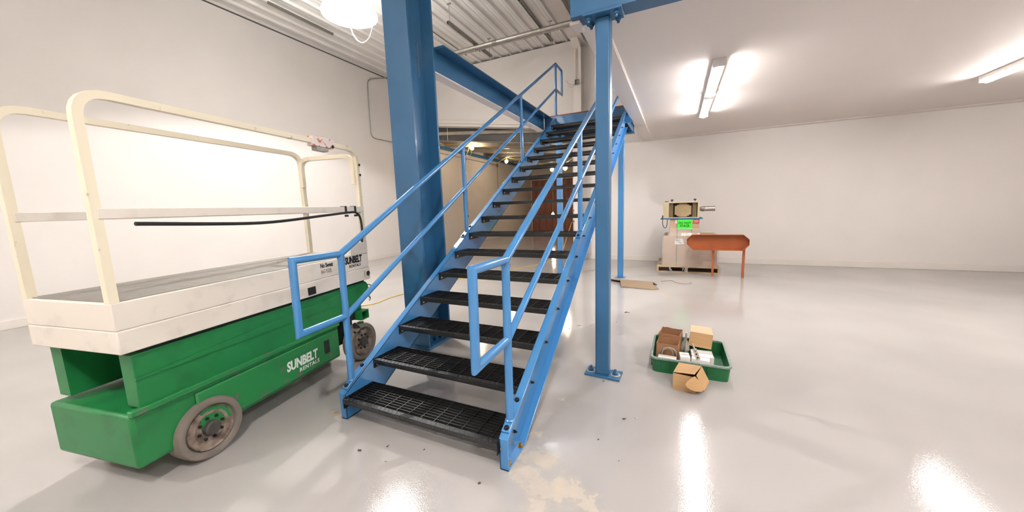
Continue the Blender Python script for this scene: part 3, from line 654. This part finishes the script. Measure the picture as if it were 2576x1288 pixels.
LM().box(-.012, -.009, -.445, -.385, .27, .39).build('door_pocket', 'lift_dark', lift, bevel=.01)
LM().box(-.045, -.006, LEN, -.245, .472, .505).build('chassis_rail', 'lift_green_scuff', lift, bevel=.004)
LM().box(WID+.14, -.16, -.24, .10, .20, .50).build('axle_frame', 'lift_dark', lift, bevel=.01)
LM().box(-.20, -.05, -.16, .05, .44, .56).build('steer_bracket', 'lift_dark', lift, bevel=.01)
hb = LM().box(-.07, .03, .02, .03, .435, .525).box(-.07, .03, .12, .13, .435, .525).box(-.07, .03, .03, .12, .435, .445).box(-.07, .03, .03, .12, .515, .525).build('fork_pocket', 'lift_green', lift)
LM().box(-.06, -.055, .03, .12, .445, .515).build('pocket_back', 'hub_dark', lift)
LM().box(-.10, -.04, -.08, .115, .525, .62).build('pocket_bracket', 'lift_green', lift, bevel=.008)
LM().prism([(-.02, .05, .40), (-.02, .10, .40), (-.02, .10, .30), (-.02, .06, .33)], (0, 0, 0), (-.04, 0, 0)).build('steer_link', 'lift_green', lift)
LM().cyl((-.02, -.04, .41), (-.02, .03, .34), .02, 10).cyl((-.015, -.06, .33), (-.015, .02, .31), .014, 8).build('hose', 'rubber', lift)
LM().tube(smooth_path([(-.03, .24, .76), (-.02, .27, .74), (-.02, .28, .70), (-.02, .26, .68)], 6), .007, 6).lathe([(.02, -.01), (.03, 0), (.02, .01)], (-.03, .24, .70), (1, 0, 0), 12).tube(smooth_path([(-.02, .22, .64), (-.02, .235, .61), (-.02, .22, .59)], 5), .008, 6).build('shackle', 'galv_dull', lift)
text_mesh('SUNBELT', 'lettering', 'white_print', lift, .105, (-.0105, -.83, .285), (0, 1, 0), (0, 0, 1), bold=.004, shear=.12, sx=.70)
text_mesh('RENTALS', 'lettering', 'white_print', lift, .045, (-.0105, -.72, .235), (0, 1, 0), (0, 0, 1), bold=.0006, shear=.12, sx=1.0, space=1.15)
wh0 = None
for (xx, uu, sg) in ((0.0, .07, 1), (WID, .07, -1), (0.0, LEN+.35, 1), (WID, LEN+.35, -1)):
    xo = xx if uu > 0 else xx-.01*sg-.0
    ax = (sg, 0, 0)
    if uu < 0: xo = xx+.012*sg
    wl = LM().lathe([(.10, -.125), (.178, -.125), (.19, -.112), (.192, -.02), (.184, -.004), (.165, 0), (.150, -.006), (.140, -.03), (.05, -.034)], (xo, uu, .192), ax, 36).build('wheel', 'tyre', lift)
    LM().lathe([(.139, -.034), (.136, -.014), (.128, -.026), (.09, -.022), (.085, -.030), (.05, -.030)], (xo, uu, .192), ax, 30).build('wheel_disc', 'hub', wl)
    LM().lathe([(.048, -.04), (.046, .0), (.036, .008), (.004, .008)], (xo, uu, .192), ax, 20).build('hub_cap', 'hub_dark', wl)
    for k in range(8):
        a = 2*math.pi*k/8+.2
        LM().hexa((xo-.026*sg, uu+.07*math.cos(a), .192+.07*math.sin(a)), ax, .010, .012).build('wheel_nut', 'bolt_dark', wl)

# ================================================================== PALLET, CARTONS, HEATER
pal = thing('wooden_pallet', (2.40, 7.3, 0), 'wooden pallet with plastic wrap scraps by the back wall', 'pallet')
PX0, PX1, PYa, PYb = 1.80, 3.02, 6.68, 7.90
for i, y in enumerate((PYa, 6.83, 7.02, 7.22, 7.41, 7.60, 7.78)):
    MB().box(PX0, PX1, y, y+.12, .112, .130).build('deck_board', 'wood', pal, bevel=.002)
for y in (PYa, 7.24, 7.79):
    MB().box(PX0, PX1, y, y+.10, 0, .016).build('bottom_board', 'wood', pal, bevel=.002)
for x in (PX0, 2.38, PX1-.04):
    MB().box(x, x+.04, PYa+.003, PYb-.003, .016, .112).build('stringer_board', 'wood', pal, bevel=.002)
ct = thing('large_carton', (2.45, 7.25, .13), 'large brown carton wrapped in clear film on the pallet', 'carton')
MB().box(1.92, 2.96, 6.71, 7.78, .131, .785).build('body', 'carton', ct, bevel=.006)
MB().box(1.915, 2.965, 6.705, 6.709, .14, .20).build('tape', 'kraft', ct)
MB().box(2.185, 2.20, 6.7085, 7.79, .132, .1321).box(2.183, 2.195, 6.702, 6.7085, .132, .786).box(2.183, 2.195, 6.702, 7.785, .786, .789).build('strap', 'strap', ct)
MB().add([(2.15, 6.700, .73), (2.30, 6.700, .74), (2.335, 6.700, .62), (2.15, 6.700, .61)], [(0, 1, 2, 3)]).build('packing_slip', 'paper', ct)
MB().add([(2.16, 6.698, .715), (2.26, 6.698, .712), (2.26, 6.698, .702), (2.16, 6.698, .702)], [(0, 1, 2, 3)]).add([(2.19, 6.698, .69), (2.28, 6.698, .648), (2.28, 6.698, .638), (2.17, 6.698, .69)], [(0, 1, 2, 3)]).build('slip_print', 'black_print', ct)
# crumpled film skirt: a thin shell round the load
fm = MB(); NP = 60; ring = []
def filmpt(t, z, amp):
    px = [(1.905, 6.69), (2.975, 6.69), (2.975, 7.80), (1.905, 7.80)]; k = int(t*4) % 4; f_ = t*4-int(t*4)
    a, b = px[k], px[(k+1) % 4]; x = a[0]+(b[0]-a[0])*f_; y = a[1]+(b[1]-a[1])*f_
    return x, y
levels = [.128, .20, .28, .36, .45, .54, .62, .70, .77, .80]
for j, z in enumerate(levels):
    for i in range(NP):
        x, y = filmpt(i/NP, z, 0); e = random.uniform(0, .016)+(.03 if j == 0 else 0)+(.012 if j == 1 else 0)
        cxp, cyp = 2.44, 7.245; d = V((x-cxp, y-cyp, 0)).normalized()
        fm.v.append((x+d.x*e, y+d.y*e, z+random.uniform(-.02, .02)*(0 < j < 9)))
for j in range(len(levels)-1):
    for i in range(NP): fm.f.append((j*NP+i, j*NP+(i+1) % NP, (j+1)*NP+(i+1) % NP, (j+1)*NP+i))
tag(fm.build('stretch_film', 'film'), 'crinkled clear stretch film around the large carton', 'plastic film')
ct2 = thing('upper_carton', (2.33, 7.1, .79), 'smaller brown carton with green warning sheet on top of large carton', 'carton')
MB().box(2.045, 2.610, 6.76, 7.45, .790, 1.150).build('body', 'carton', ct2, bevel=.005)
MB().box(2.183, 2.195, 6.753, 6.759, .80, 1.152).box(2.462, 2.474, 6.753, 6.759, .80, 1.152).build('strap', 'strap', ct2)
sg_ = MB().box(2.19, 2.478, 6.748, 6.752, .935, 1.148).build('warning_sheet', 'neon', ct2)
text_mesh('DO NOT', 'lettering', 'black_print', sg_, .066, (2.334, 6.746, 1.052), (1, 0, 0), (0, 0, 1), bold=.0012, align='CENTER', sx=.92)
text_mesh('STACK', 'lettering', 'black_print', sg_, .066, (2.334, 6.746, .990), (1, 0, 0), (0, 0, 1), bold=.0012, align='CENTER', sx=.92)
fr = MB().box(2.485, 2.608, 6.752, 6.756, 1.06, 1.135).build('fragile_sticker', 'red_print', ct2)
text_mesh('FRAGILE', 'lettering', 'white_print', fr, .026, (2.546, 6.750, 1.108), (1, 0, 0), (0, 0, 1), align='CENTER', bold=.0008)
text_mesh('HANDLE', 'lettering', 'white_print', fr, .018, (2.546, 6.750, 1.09), (1, 0, 0), (0, 0, 1), align='CENTER')
text_mesh('WITH CARE', 'lettering', 'white_print', fr, .018, (2.546, 6.750, 1.072), (1, 0, 0), (0, 0, 1), align='CENTER')
MB().box(2.15, 2.18, 6.752, 6.757, 1.06, 1.145).build('label', 'paper', ct2)
f2 = MB(); NP2 = 40; lv2 = [.795, .85, .90, .95]
for j, z in enumerate(lv2):
    for i in range(NP2):
        t = i/NP2; px = [(2.035, 6.745), (2.62, 6.745), (2.62, 7.46), (2.035, 7.46)]; k = int(t*4) % 4; f_ = t*4-int(t*4); a, b = px[k], px[(k+1) % 4]
        x = a[0]+(b[0]-a[0])*f_; y = a[1]+(b[1]-a[1])*f_; d = V((x-2.33, y-7.1, 0)).normalized(); e = random.uniform(0, .014)+(.05 if j == 0 else 0)
        f2.v.append((x+d.x*e, y+d.y*e, z+random.uniform(0, .02)*(j > 0)))
for j in range(len(lv2)-1):
    for i in range(NP2): f2.f.append((j*NP2+i, j*NP2+(i+1) % NP2, (j+1)*NP2+(i+1) % NP2, (j+1)*NP2+i))
tag(f2.build('stretch_film', 'film'), 'short band of clear film around the smaller upper carton', 'plastic film')
for i, (x, s_) in enumerate(((2.08, .03), (2.36, .05))):
    mb = MB()
    for k in range(5):
        a = random.uniform(0, 6.28)
        mb.tube(smooth_path([(x+random.uniform(-s_, s_), 6.665, .13), (x+random.uniform(-s_, s_), 6.650, .09), (x+random.uniform(-s_, s_), 6.655, .05), (x+random.uniform(-s_, s_), 6.66, .02)], 5), .006, 5)
    tag(mb.build('film_scrap', 'bag'), ['twisted film tail hanging from the pallet below the packing slip side', 'bunched knot of film hanging over pallet edge'][i], 'plastic film')
# unit heater
hz0 = 1.176
ht = thing('unit_heater', (2.26, 6.95, 1.15), 'beige louvred heater unit on blue rails atop the cartons', 'heater')
MB().box(1.85, 2.67, 6.74, 6.79, 1.151, 1.176).build('support_rail', 'blue', ht); MB().box(1.85, 2.67, 7.20, 7.25, 1.151, 1.176).build('support_rail', 'blue', ht)
hc = MB().box(1.905, 2.015, 6.75, 7.24, hz0, 1.528).box(2.565, 2.605, 6.75, 7.24, hz0, 1.528).box(2.015, 2.565, 6.75, 7.24, 1.50, 1.528).box(2.015, 2.565, 6.75, 7.24, hz0, 1.195).box(2.015, 2.565, 6.98, 7.24, 1.195, 1.50)
hc.build('casing', 'heater', ht, bevel=.003)
MB().box(2.0155, 2.5645, 6.90, 6.975, 1.196, 1.499).build('cavity', 'heater_dark', ht)
for k in range(5):
    MB().box(2.022+.016*k, 2.030+.016*k, 6.80, 6.86, 1.20, 1.495).build('fin', 'heater_panel', ht); MB().box(2.475+.016*k, 2.483+.016*k, 6.80, 6.86, 1.20, 1.495).build('fin', 'heater_panel', ht)
MB().prism([(2.13, 1.25), (2.17, 1.25), (2.17, 1.225), (2.21, 1.225), (2.21, 1.205), (2.37, 1.205), (2.37, 1.225), (2.41, 1.225), (2.41, 1.25), (2.45, 1.25), (2.45, 1.44), (2.41, 1.44), (2.41, 1.465), (2.37, 1.465), (2.37, 1.487), (2.21, 1.487), (2.21, 1.465), (2.17, 1.465), (2.17, 1.44), (2.13, 1.44)] and
           [(x, 6.80, z) for x, z in [(2.13, 1.25), (2.17, 1.25), (2.17, 1.225), (2.21, 1.225), (2.21, 1.205), (2.37, 1.205), (2.37, 1.225), (2.41, 1.225), (2.41, 1.25), (2.45, 1.25), (2.45, 1.44), (2.41, 1.44), (2.41, 1.465), (2.37, 1.465), (2.37, 1.487), (2.21, 1.487), (2.21, 1.465), (2.17, 1.465), (2.17, 1.44), (2.13, 1.44)]], (0, 0, 0), (0, .015, 0)).build('fan_panel', 'heater_panel', ht)
for x, y in ((2.07, 6.84), (2.515, 6.84)):
    MB().lathe([(.008, 0), (.008, .025), (.026, .03), (.028, .048), (.01, .052)], (x, y, 1.528), (0, 0, 1), 14).build('knob', 'dark', ht)
MB().box(1.93, 2.0, 6.78, 6.83, 1.529, 1.545).build('hinge', 'dark', ht)
MB().box(1.88, 1.904, 6.76, 6.80, 1.177, 1.24).build('connector', 'heater_dark', ht)
MB().tube(smooth_path([(1.895, 6.735, 1.19), (1.895, 6.72, 1.08), (1.92, 6.715, .99), (1.96, 6.715, .975), (1.985, 6.72, 1.04), (1.99, 6.735, 1.15)], 8), .007, 8).build('power_cord', 'rubber', ht)
MB().lathe([(.03, 0), (.055, .05), (.055, .09), (.06, .10), (.05, .11), (.05, .30)], (2.605, 7.0, 1.36), (1, 0, 0), 20).build('flue_collar', 'galv', ht)
# orange steel tray, standing on its own legs in front of the load
ot = thing('orange_tray', (2.75, 6.35, 0), 'rusty orange steel tray with clipped corners in front of cartons', 'tray')
poly = [(2.376, .65), (2.376, .76), (2.474, .853), (3.35, .853), (3.45, .76), (3.45, .65), (3.35, .542), (2.485, .542)]
MB().prism([(x, 6.44, z) for x, z in poly], (0, 0, 0), (0, .006, 0)).build('back_sheet', 'orange', ot)
rm = MB()
for i in range(len(poly)):
    a, b = poly[i], poly[(i+1) % len(poly)]
    mx, mz_ = 2.9, .70
    A = V((a[0], 6.44, a[1])); B = V((b[0], 6.44, b[1])); A2 = V((a[0], 6.33, a[1])); B2 = V((b[0], 6.33, b[1]))
    nn = (V((mx, 0, mz_))-V(((a[0]+b[0])/2, 0, (a[1]+b[1])/2))).normalized()*.005
    if i == 7: continue
    dpt = V((0, .06, 0)) if i in (0, 1, 7) else V((0, 0, 0))
    rm.add([A, B, B2+dpt, A2+dpt, A+nn, B+nn, B2+nn+dpt, A2+nn+dpt], [(0, 1, 2, 3), (4, 7, 6, 5), (0, 4, 5, 1), (1, 5, 6, 2), (2, 6, 7, 3), (3, 7, 4, 0)])
rm.build('rim', 'orange', ot)
for x in (2.84, 3.36):
    MB().box(x, x+.04, 6.40, 6.44, 0, .60).build('leg', 'orange', ot)
wf = MB().tube(smooth_path([(1.93, 5.62, .004), (2.0, 5.68, .004), (2.12, 5.76, .004), (2.22, 5.56, .004), (2.34, 5.50, .004), (2.46, 5.60, .004), (2.44, 5.70, .004)], 8), .0035, 6).build('wire_offcut', 'galv_dull')
tag(wf, 'thin loose wire curling on floor in front of pallet', 'wire')

# ================================================================== GREEN CRATE AND ITS CONTENTS
cr_ = thing('green_crate', (2.32, 1.93, 0), 'low green plastic crate of hardware on floor near post', 'crate')
CX0, CX1, CY0, CY1, CH = 2.0, 2.62, 1.625, 2.24, .135
def rr(x0, x1, y0, y1, r, z, n=5):
    out = []
    for (cx, cy, a0) in ((x1-r, y0+r, -90), (x1-r, y1-r, 0), (x0+r, y1-r, 90), (x0+r, y0+r, 180)):
        for k in range(n+1):
            a = math.radians(a0+90*k/n); out.append(V((cx+r*math.cos(a), cy+r*math.sin(a), z)))
    return out
sh = MB(); A = rr(CX0+.012, CX1-.012, CY0+.012, CY1-.012, .04, 0); B = rr(CX0, CX1, CY0, CY1, .045, CH); Ci = rr(CX0+.008, CX1-.008, CY0+.008, CY1-.008, .04, CH); Di = rr(CX0+.02, CX1-.02, CY0+.02, CY1-.02, .035, .012)
n = len(A); sh.add(A+B+Ci+Di, [tuple(range(n))[::-1], tuple(range(3*n, 4*n))]+[(j*n+i, j*n+(i+1) % n, (j+1)*n+(i+1) % n, (j+1)*n+i) for j in range(3) for i in range(n)])
sh.build('shell', 'crate', cr_)
rim = MB(); R1 = rr(CX0-.008, CX1+.008, CY0-.008, CY1+.008, .05, CH-.010); R2 = rr(CX0-.008, CX1+.008, CY0-.008, CY1+.008, .05, CH+.006); R3 = rr(CX0+.010, CX1-.010, CY0+.010, CY1-.010, .04, CH+.006); R4 = rr(CX0+.010, CX1-.010, CY0+.010, CY1-.010, .04, CH-.010)
rim.add(R1+R2+R3+R4, [(j*n+i, j*n+(i+1) % n, ((j+1) % 4)*n+(i+1) % n, ((j+1) % 4)*n+i) for j in range(4) for i in range(n)])
rim.build('rim', 'crate_rim', cr_)
for x in (2.07, 2.145, 2.30, 2.45):
    MB().box(x-.004, x+.004, CY0-.006, CY0+.01, .01, CH-.01).build('rib', 'crate', cr_)
for y in (1.75, 1.93, 2.1):
    MB().box(CX0-.006, CX0+.01, y-.004, y+.004, .01, CH-.01).build('rib', 'crate', cr_)
def open_box(name, x0, x1, y0, y1, z0, z1, m, label, rz=0.0, flap=True):
    cx, cy = (x0+x1)/2, (y0+y1)/2; hx, hy = (x1-x0)/2, (y1-y0)/2
    t = thing(name, (cx, cy, z0), label, 'box', None, rz if rz else 1e-6)
    h = z1-z0; k = .004
    MB().box(-hx, hx, -hy, -hy+k, k, h).box(-hx, hx, hy-k, hy, k, h).box(-hx, -hx+k, -hy, hy, k, h).box(hx-k, hx, -hy, hy, k, h).box(-hx, hx, -hy, hy, 0, k).build('body', m, t)
    if flap:
        jag = [(-hx+2*hx*i/10, h+random.uniform(.002, .012)) for i in range(11)]
        MB().prism([(x, hy-.003, z) for x, z in [(-hx, h-.01)]+jag+[(hx, h-.01)]], (0, 0, 0), (0, .002, 0)).build('torn_edge', m, t)
        jag = [(-hy+2*hy*i/6, h+random.uniform(.0, .008)) for i in range(7)]
        MB().prism([(-hx+.001, y, z) for y, z in [(-hy, h-.01)]+jag+[(hy, h-.01)]], (0, 0, 0), (.002, 0, 0)).build('torn_edge', m, t)
    return t
open_box('small_carton', 2.055, 2.245, 1.985, 2.17, .013, .240, 'kraft_brown', 'open torn brown carton at the back of green crate', math.radians(-9))
open_box('small_carton', 2.040, 2.225, 1.765, 1.925, .013, .220, 'kraft_brown', 'open brown carton behind the wire rings in green crate', math.radians(-6))
def closed_box(name, c, h, rz, m, label, cat='box', tilt=0.0, groups=None):
    t = thing(name, c, label, cat, groups, rz)
    ob = MB().box(-h[0], h[0], -h[1], h[1], 0, 2*h[2]).build('body', m, t, bevel=.002)
    MB().box(-h[0]*.99, h[0]*.99, -.003, .003, 2*h[2], 2*h[2]+.0008).build('lid_seam', 'kraft_pale' if m != 'paper' else 'grey_print', t)
    t.rotation_euler = (tilt, 0, rz); return t
tb = thing('tipped_carton', (2.42, 2.13, .14), 'closed tan carton resting tipped on hardware in green crate', 'box')
MB().add([(2.305, 2.03, .137), (2.50, 1.985, .137), (2.50, 2.19, .14), (2.33, 2.23, .14), (2.325, 2.07, .262), (2.515, 2.025, .262), (2.515, 2.25, .262), (2.335, 2.275, .262)],
         [(0, 3, 2, 1), (4, 5, 6, 7), (0, 1, 5, 4), (1, 2, 6, 5), (2, 3, 7, 6), (3, 0, 4, 7)]).build('body', 'kraft', tb, bevel=.002)
MB().add([(2.325, 2.07, .2635), (2.515, 2.025, .2635), (2.515, 2.25, .2635), (2.335, 2.275, .2635), (2.325, 2.07, .2655), (2.515, 2.025, .2655), (2.515, 2.25, .2655), (2.335, 2.275, .2655)],
         [(0, 3, 2, 1), (4, 5, 6, 7), (0, 1, 5, 4), (1, 2, 6, 5), (2, 3, 7, 6), (3, 0, 4, 7)]).build('lid', 'kraft_pale', tb)
closed_box('white_box', (2.27, 1.72, .013), (.04, .055, .075), .1, 'paper', 'white hardware box next to metal rod in green crate')
closed_box('white_box', (2.40, 1.75, .013), (.07, .07, .068), -.1, 'paper', 'wide white hardware box under perforated bracket in crate')
closed_box('white_box', (2.13, 1.685, .013), (.075, .03, .062), -.06, 'paper', 'white printed carton under the wire rings in crate')
closed_box('white_box', (2.42, 1.93, .013), (.09, .08, .05), .05, 'paper', 'white box below the tipped tan carton in crate')
for i, (x, r) in enumerate(((2.145, .062), (2.125, .052))):
    pts = [(x+r*math.cos(a), 1.718+.014*i+.001*math.sin(a), .148+.0+r*math.sin(a)) for a in [math.pi*2*k/28 for k in range(29)]]
    tag(MB().tube(pts, .0055, 8, caps=True).build('wire_ring', 'galv'), ['larger loop of bright metal wire standing in green crate', 'smaller loop of bright metal wire standing in green crate'][i], 'wire')
tag(MB().cyl((2.278, 1.85, .02), (2.282, 1.84, .318), .0075, 12).lathe([(.0085, 0), (.0085, .03)], (2.282, 1.84, .295), (0, 0, 1), 12).build('metal_rod', 'bolt_zinc'), 'upright bright metal rod standing in the green crate', 'rod')
br = thing('slotted_bracket', (2.355, 1.70, .15), 'perforated zinc bracket leaning on white box in crate', 'bracket')
d = V((.041, -.02, -.105)).normalized(); a0 = V((2.335, 1.705, .262)); sx = V((1, .1, .35)).normalized(); sx = (sx-d*sx.dot(d)).normalized(); nz_ = d.cross(sx)
MB().obox(a0+d*.075, sx*.017, d*.05, nz_*.0015).build('plate', 'bolt_zinc', br, bevel=.001)
for k in (-.03, 0, .03):
    MB().lathe([(.0075, -.0022), (.0075, .0022)], a0+d*(.075+k), nz_, 12).build('hole', 'bolt_dark', br)
MB().cyl(a0-d*.02, a0+d*.045, .007, 10).build('stud_rod', 'bolt_zinc', br)
bg = MB(); NB = 14
for j in range(6):
    for i in range(NB):
        a = 2*math.pi*i/NB; rr_ = [.03, .04, .04, .034, .024, .010][j]*random.uniform(.75, 1.2)
        bg.v.append((2.280+rr_*.9*math.cos(a), 1.955+rr_*.9*math.sin(a), .10+.026*j+random.uniform(-.006, .006)))
for j in range(5):
    for i in range(NB): bg.f.append((j*NB+i, j*NB+(i+1) % NB, (j+1)*NB+(i+1) % NB, (j+1)*NB+i))
tag(bg.build('plastic_bag', 'bag'), 'crumpled clear plastic bag between cartons in crate', 'bag')
# kraft box on the floor with its lid flap hanging open
kb = thing('kraft_box', (2.27, 1.46, 0), 'tan folding box with open curved flap beside green crate', 'box')
b0 = [V((2.180, 1.372, 0)), V((2.340, 1.345, 0)), V((2.400, 1.560, 0)), V((2.225, 1.585, 0))]
hh = .138; tt = [p+V((0, 0, hh)) for p in b0]
MB().add(b0+tt, [(0, 1, 2, 3)[::-1], (0, 1, 5, 4), (1, 2, 6, 5), (2, 3, 7, 6), (3, 0, 4, 7)]).build('body', 'kraft', kb)
MB().add([V((2.182, 1.378, .1395)), V((2.335, 1.352, .158)), V((2.396, 1.556, .146)), V((2.224, 1.58, .1395)), V((2.182, 1.378, .1425)), V((2.335, 1.352, .161)), V((2.396, 1.556, .149)), V((2.224, 1.58, .1425))],
         [(0, 3, 2, 1), (4, 5, 6, 7), (0, 1, 5, 4), (1, 2, 6, 5), (2, 3, 7, 6), (3, 0, 4, 7)]).build('lid', 'kraft', kb)
fl_ = []
for k in range(13):
    t = k/12; fl_.append((2.337+.055*t*.2, 1.343-.010*math.sin(math.pi*t), .155*(1-t)+.03*t))
cv = [V((2.336, 1.342, .150)), V((2.310, 1.325, .135)), V((2.285, 1.312, .115)), V((2.270, 1.305, .09)), V((2.282, 1.302, .066)), V((2.312, 1.302, .05)), V((2.350, 1.306, .042)), V((2.385, 1.315, .043)), V((2.400, 1.330, .055)), V((2.385, 1.345, .10))]
MB().prism(cv, (0, 0, 0), (0.001, -.0025, 0)).build('flap', 'kraft', kb)
MB().add([V((2.348, 1.352, .155)), V((2.398, 1.556, .146)), V((2.455, 1.520, .04)), V((2.405, 1.335, .04))], [(0, 1, 2, 3)]).build('side_flap', 'kraft', kb)
# flat cardboard on the floor
cb = thing('flat_cardboard', (1.4, 5.1, 0), 'folded flat sheets of cardboard on floor behind the post', 'cardboard')
MB().add([(.93, 5.62, .004), (1.24, 5.60, .004), (1.35, 5.27, .03), (1.05, 5.34, .045), (.93, 5.62, .010), (1.24, 5.60, .010), (1.35, 5.27, .036), (1.05, 5.34, .051)], [(0, 3, 2, 1), (4, 5, 6, 7), (0, 1, 5, 4), (1, 2, 6, 5), (2, 3, 7, 6), (3, 0, 4, 7)]).build('sheet', 'kraft_grey', cb)
MB().prism([(1.22, 5.22, .09), (1.80, 5.17, .085), (1.80, 5.165, .080), (1.22, 5.215, .085)], (0, 0, 0), (.06, -.30, -.075)).build('sheet', 'kraft_grey', cb)
MB().add([(1.22, 5.22, .09), (1.80, 5.17, .085), (1.88, 5.30, .004), (1.30, 5.36, .004), (1.22, 5.21, .08), (1.80, 5.16, .075), (1.87, 5.29, .0), (1.29, 5.35, .0)], [(0, 1, 2, 3), (4, 7, 6, 5), (0, 4, 5, 1), (1, 5, 6, 2), (2, 6, 7, 3), (3, 7, 4, 0)]).build('sheet', 'kraft_grey', cb)
MB().add([(1.80, 5.10, .06), (1.93, 4.93, .012), (1.86, 4.88, .006), (1.80, 5.00, .02)], [(0, 1, 2, 3)]).build('torn_flap', 'kraft_grey', cb)

# ================================================================== SMALL LITTER ON THE FLOOR
def chip(x, y, l, rz, m, label, kind):
    a = V((math.cos(rz), math.sin(rz), 0)); b = V((-a.y, a.x, 0)); mb = MB()
    for k in range(3):
        c = V((x, y, .0025+.002*k))+a*random.uniform(-l*.3, l*.3)+b*random.uniform(-l*.25, l*.25); q = random.uniform(-.6, .6)
        aa = (a*math.cos(q)+b*math.sin(q)); bb_ = V((-aa.y, aa.x, 0))
        mb.obox(c, aa*l*.36, bb_*l*.09, (0, 0, .0018))
    tag(mb.build('wood_chip', m), label, 'debris', kind)
G = 'bits of debris scattered on the floor'
LBL = iter(['pale crumbly wood chip on floor just past the right stringer', 'brown leaf-like scrap on floor beyond the blue post', 'brown scrap ahead of the bottom tread, toward the left stringer foot', 'thin dark splinter ahead of the middle of bottom tread',
            'tiny pale chip ahead of the bottom tread', 'tiny dark speck close against the bottom tread', 'dark splinter on floor ahead of the right stringer foot', 'dark round speck beside the post base plate',
            'dark curved scrap between the blue post and kraft box', 'thin white paper scrap between the blue post and kraft box', 'tiny dark speck next to the pale crumbly wood chip', 'small dark speck between sawdust and kraft box',
            'small dark speck between sawdust and the light streak on floor', 'pale splinter on floor against the left stringer foot', 'tiny dark crumb between right stringer and leaf-like scrap', 'tiny dark crumb beside the brown leaf-like scrap'])
for (x, y, l, r, m) in ((1.074, 2.611, .05, .2, 'chip'), (1.563, 3.37, .06, .8, 'chip_dark'), (.368, -.183, .03, .5, 'chip_dark'), (.509, -.088, .014, 1.2, 'chip_dark'), (.60, -.20, .012, .2, 'chip'), (.75, -.02, .012, 1.0, 'chip_dark'),
                        (1.219, -.118, .02, 1.3, 'chip_dark'), (1.637, 1.279, .014, .3, 'chip_dark'), (1.873, .79, .02, .1, 'chip_dark'), (1.95, .836, .018, .1, 'paper'), (1.0, 2.45, .012, .1, 'chip_dark'), (1.75, .5, .010, .4, 'chip_dark'), (1.9, .35, .008, 1.4, 'chip_dark'), (-.17, .04, .05, .6, 'chip'), (1.3, 3.0, .012, 0, 'chip_dark'), (1.5, 2.9, .01, 1, 'chip_dark')):
    chip(x, y, l, r, m, next(LBL), G)
# drop bookkeeping property
for o in bpy.data.objects:
    if '_o' in o: del o['_o']
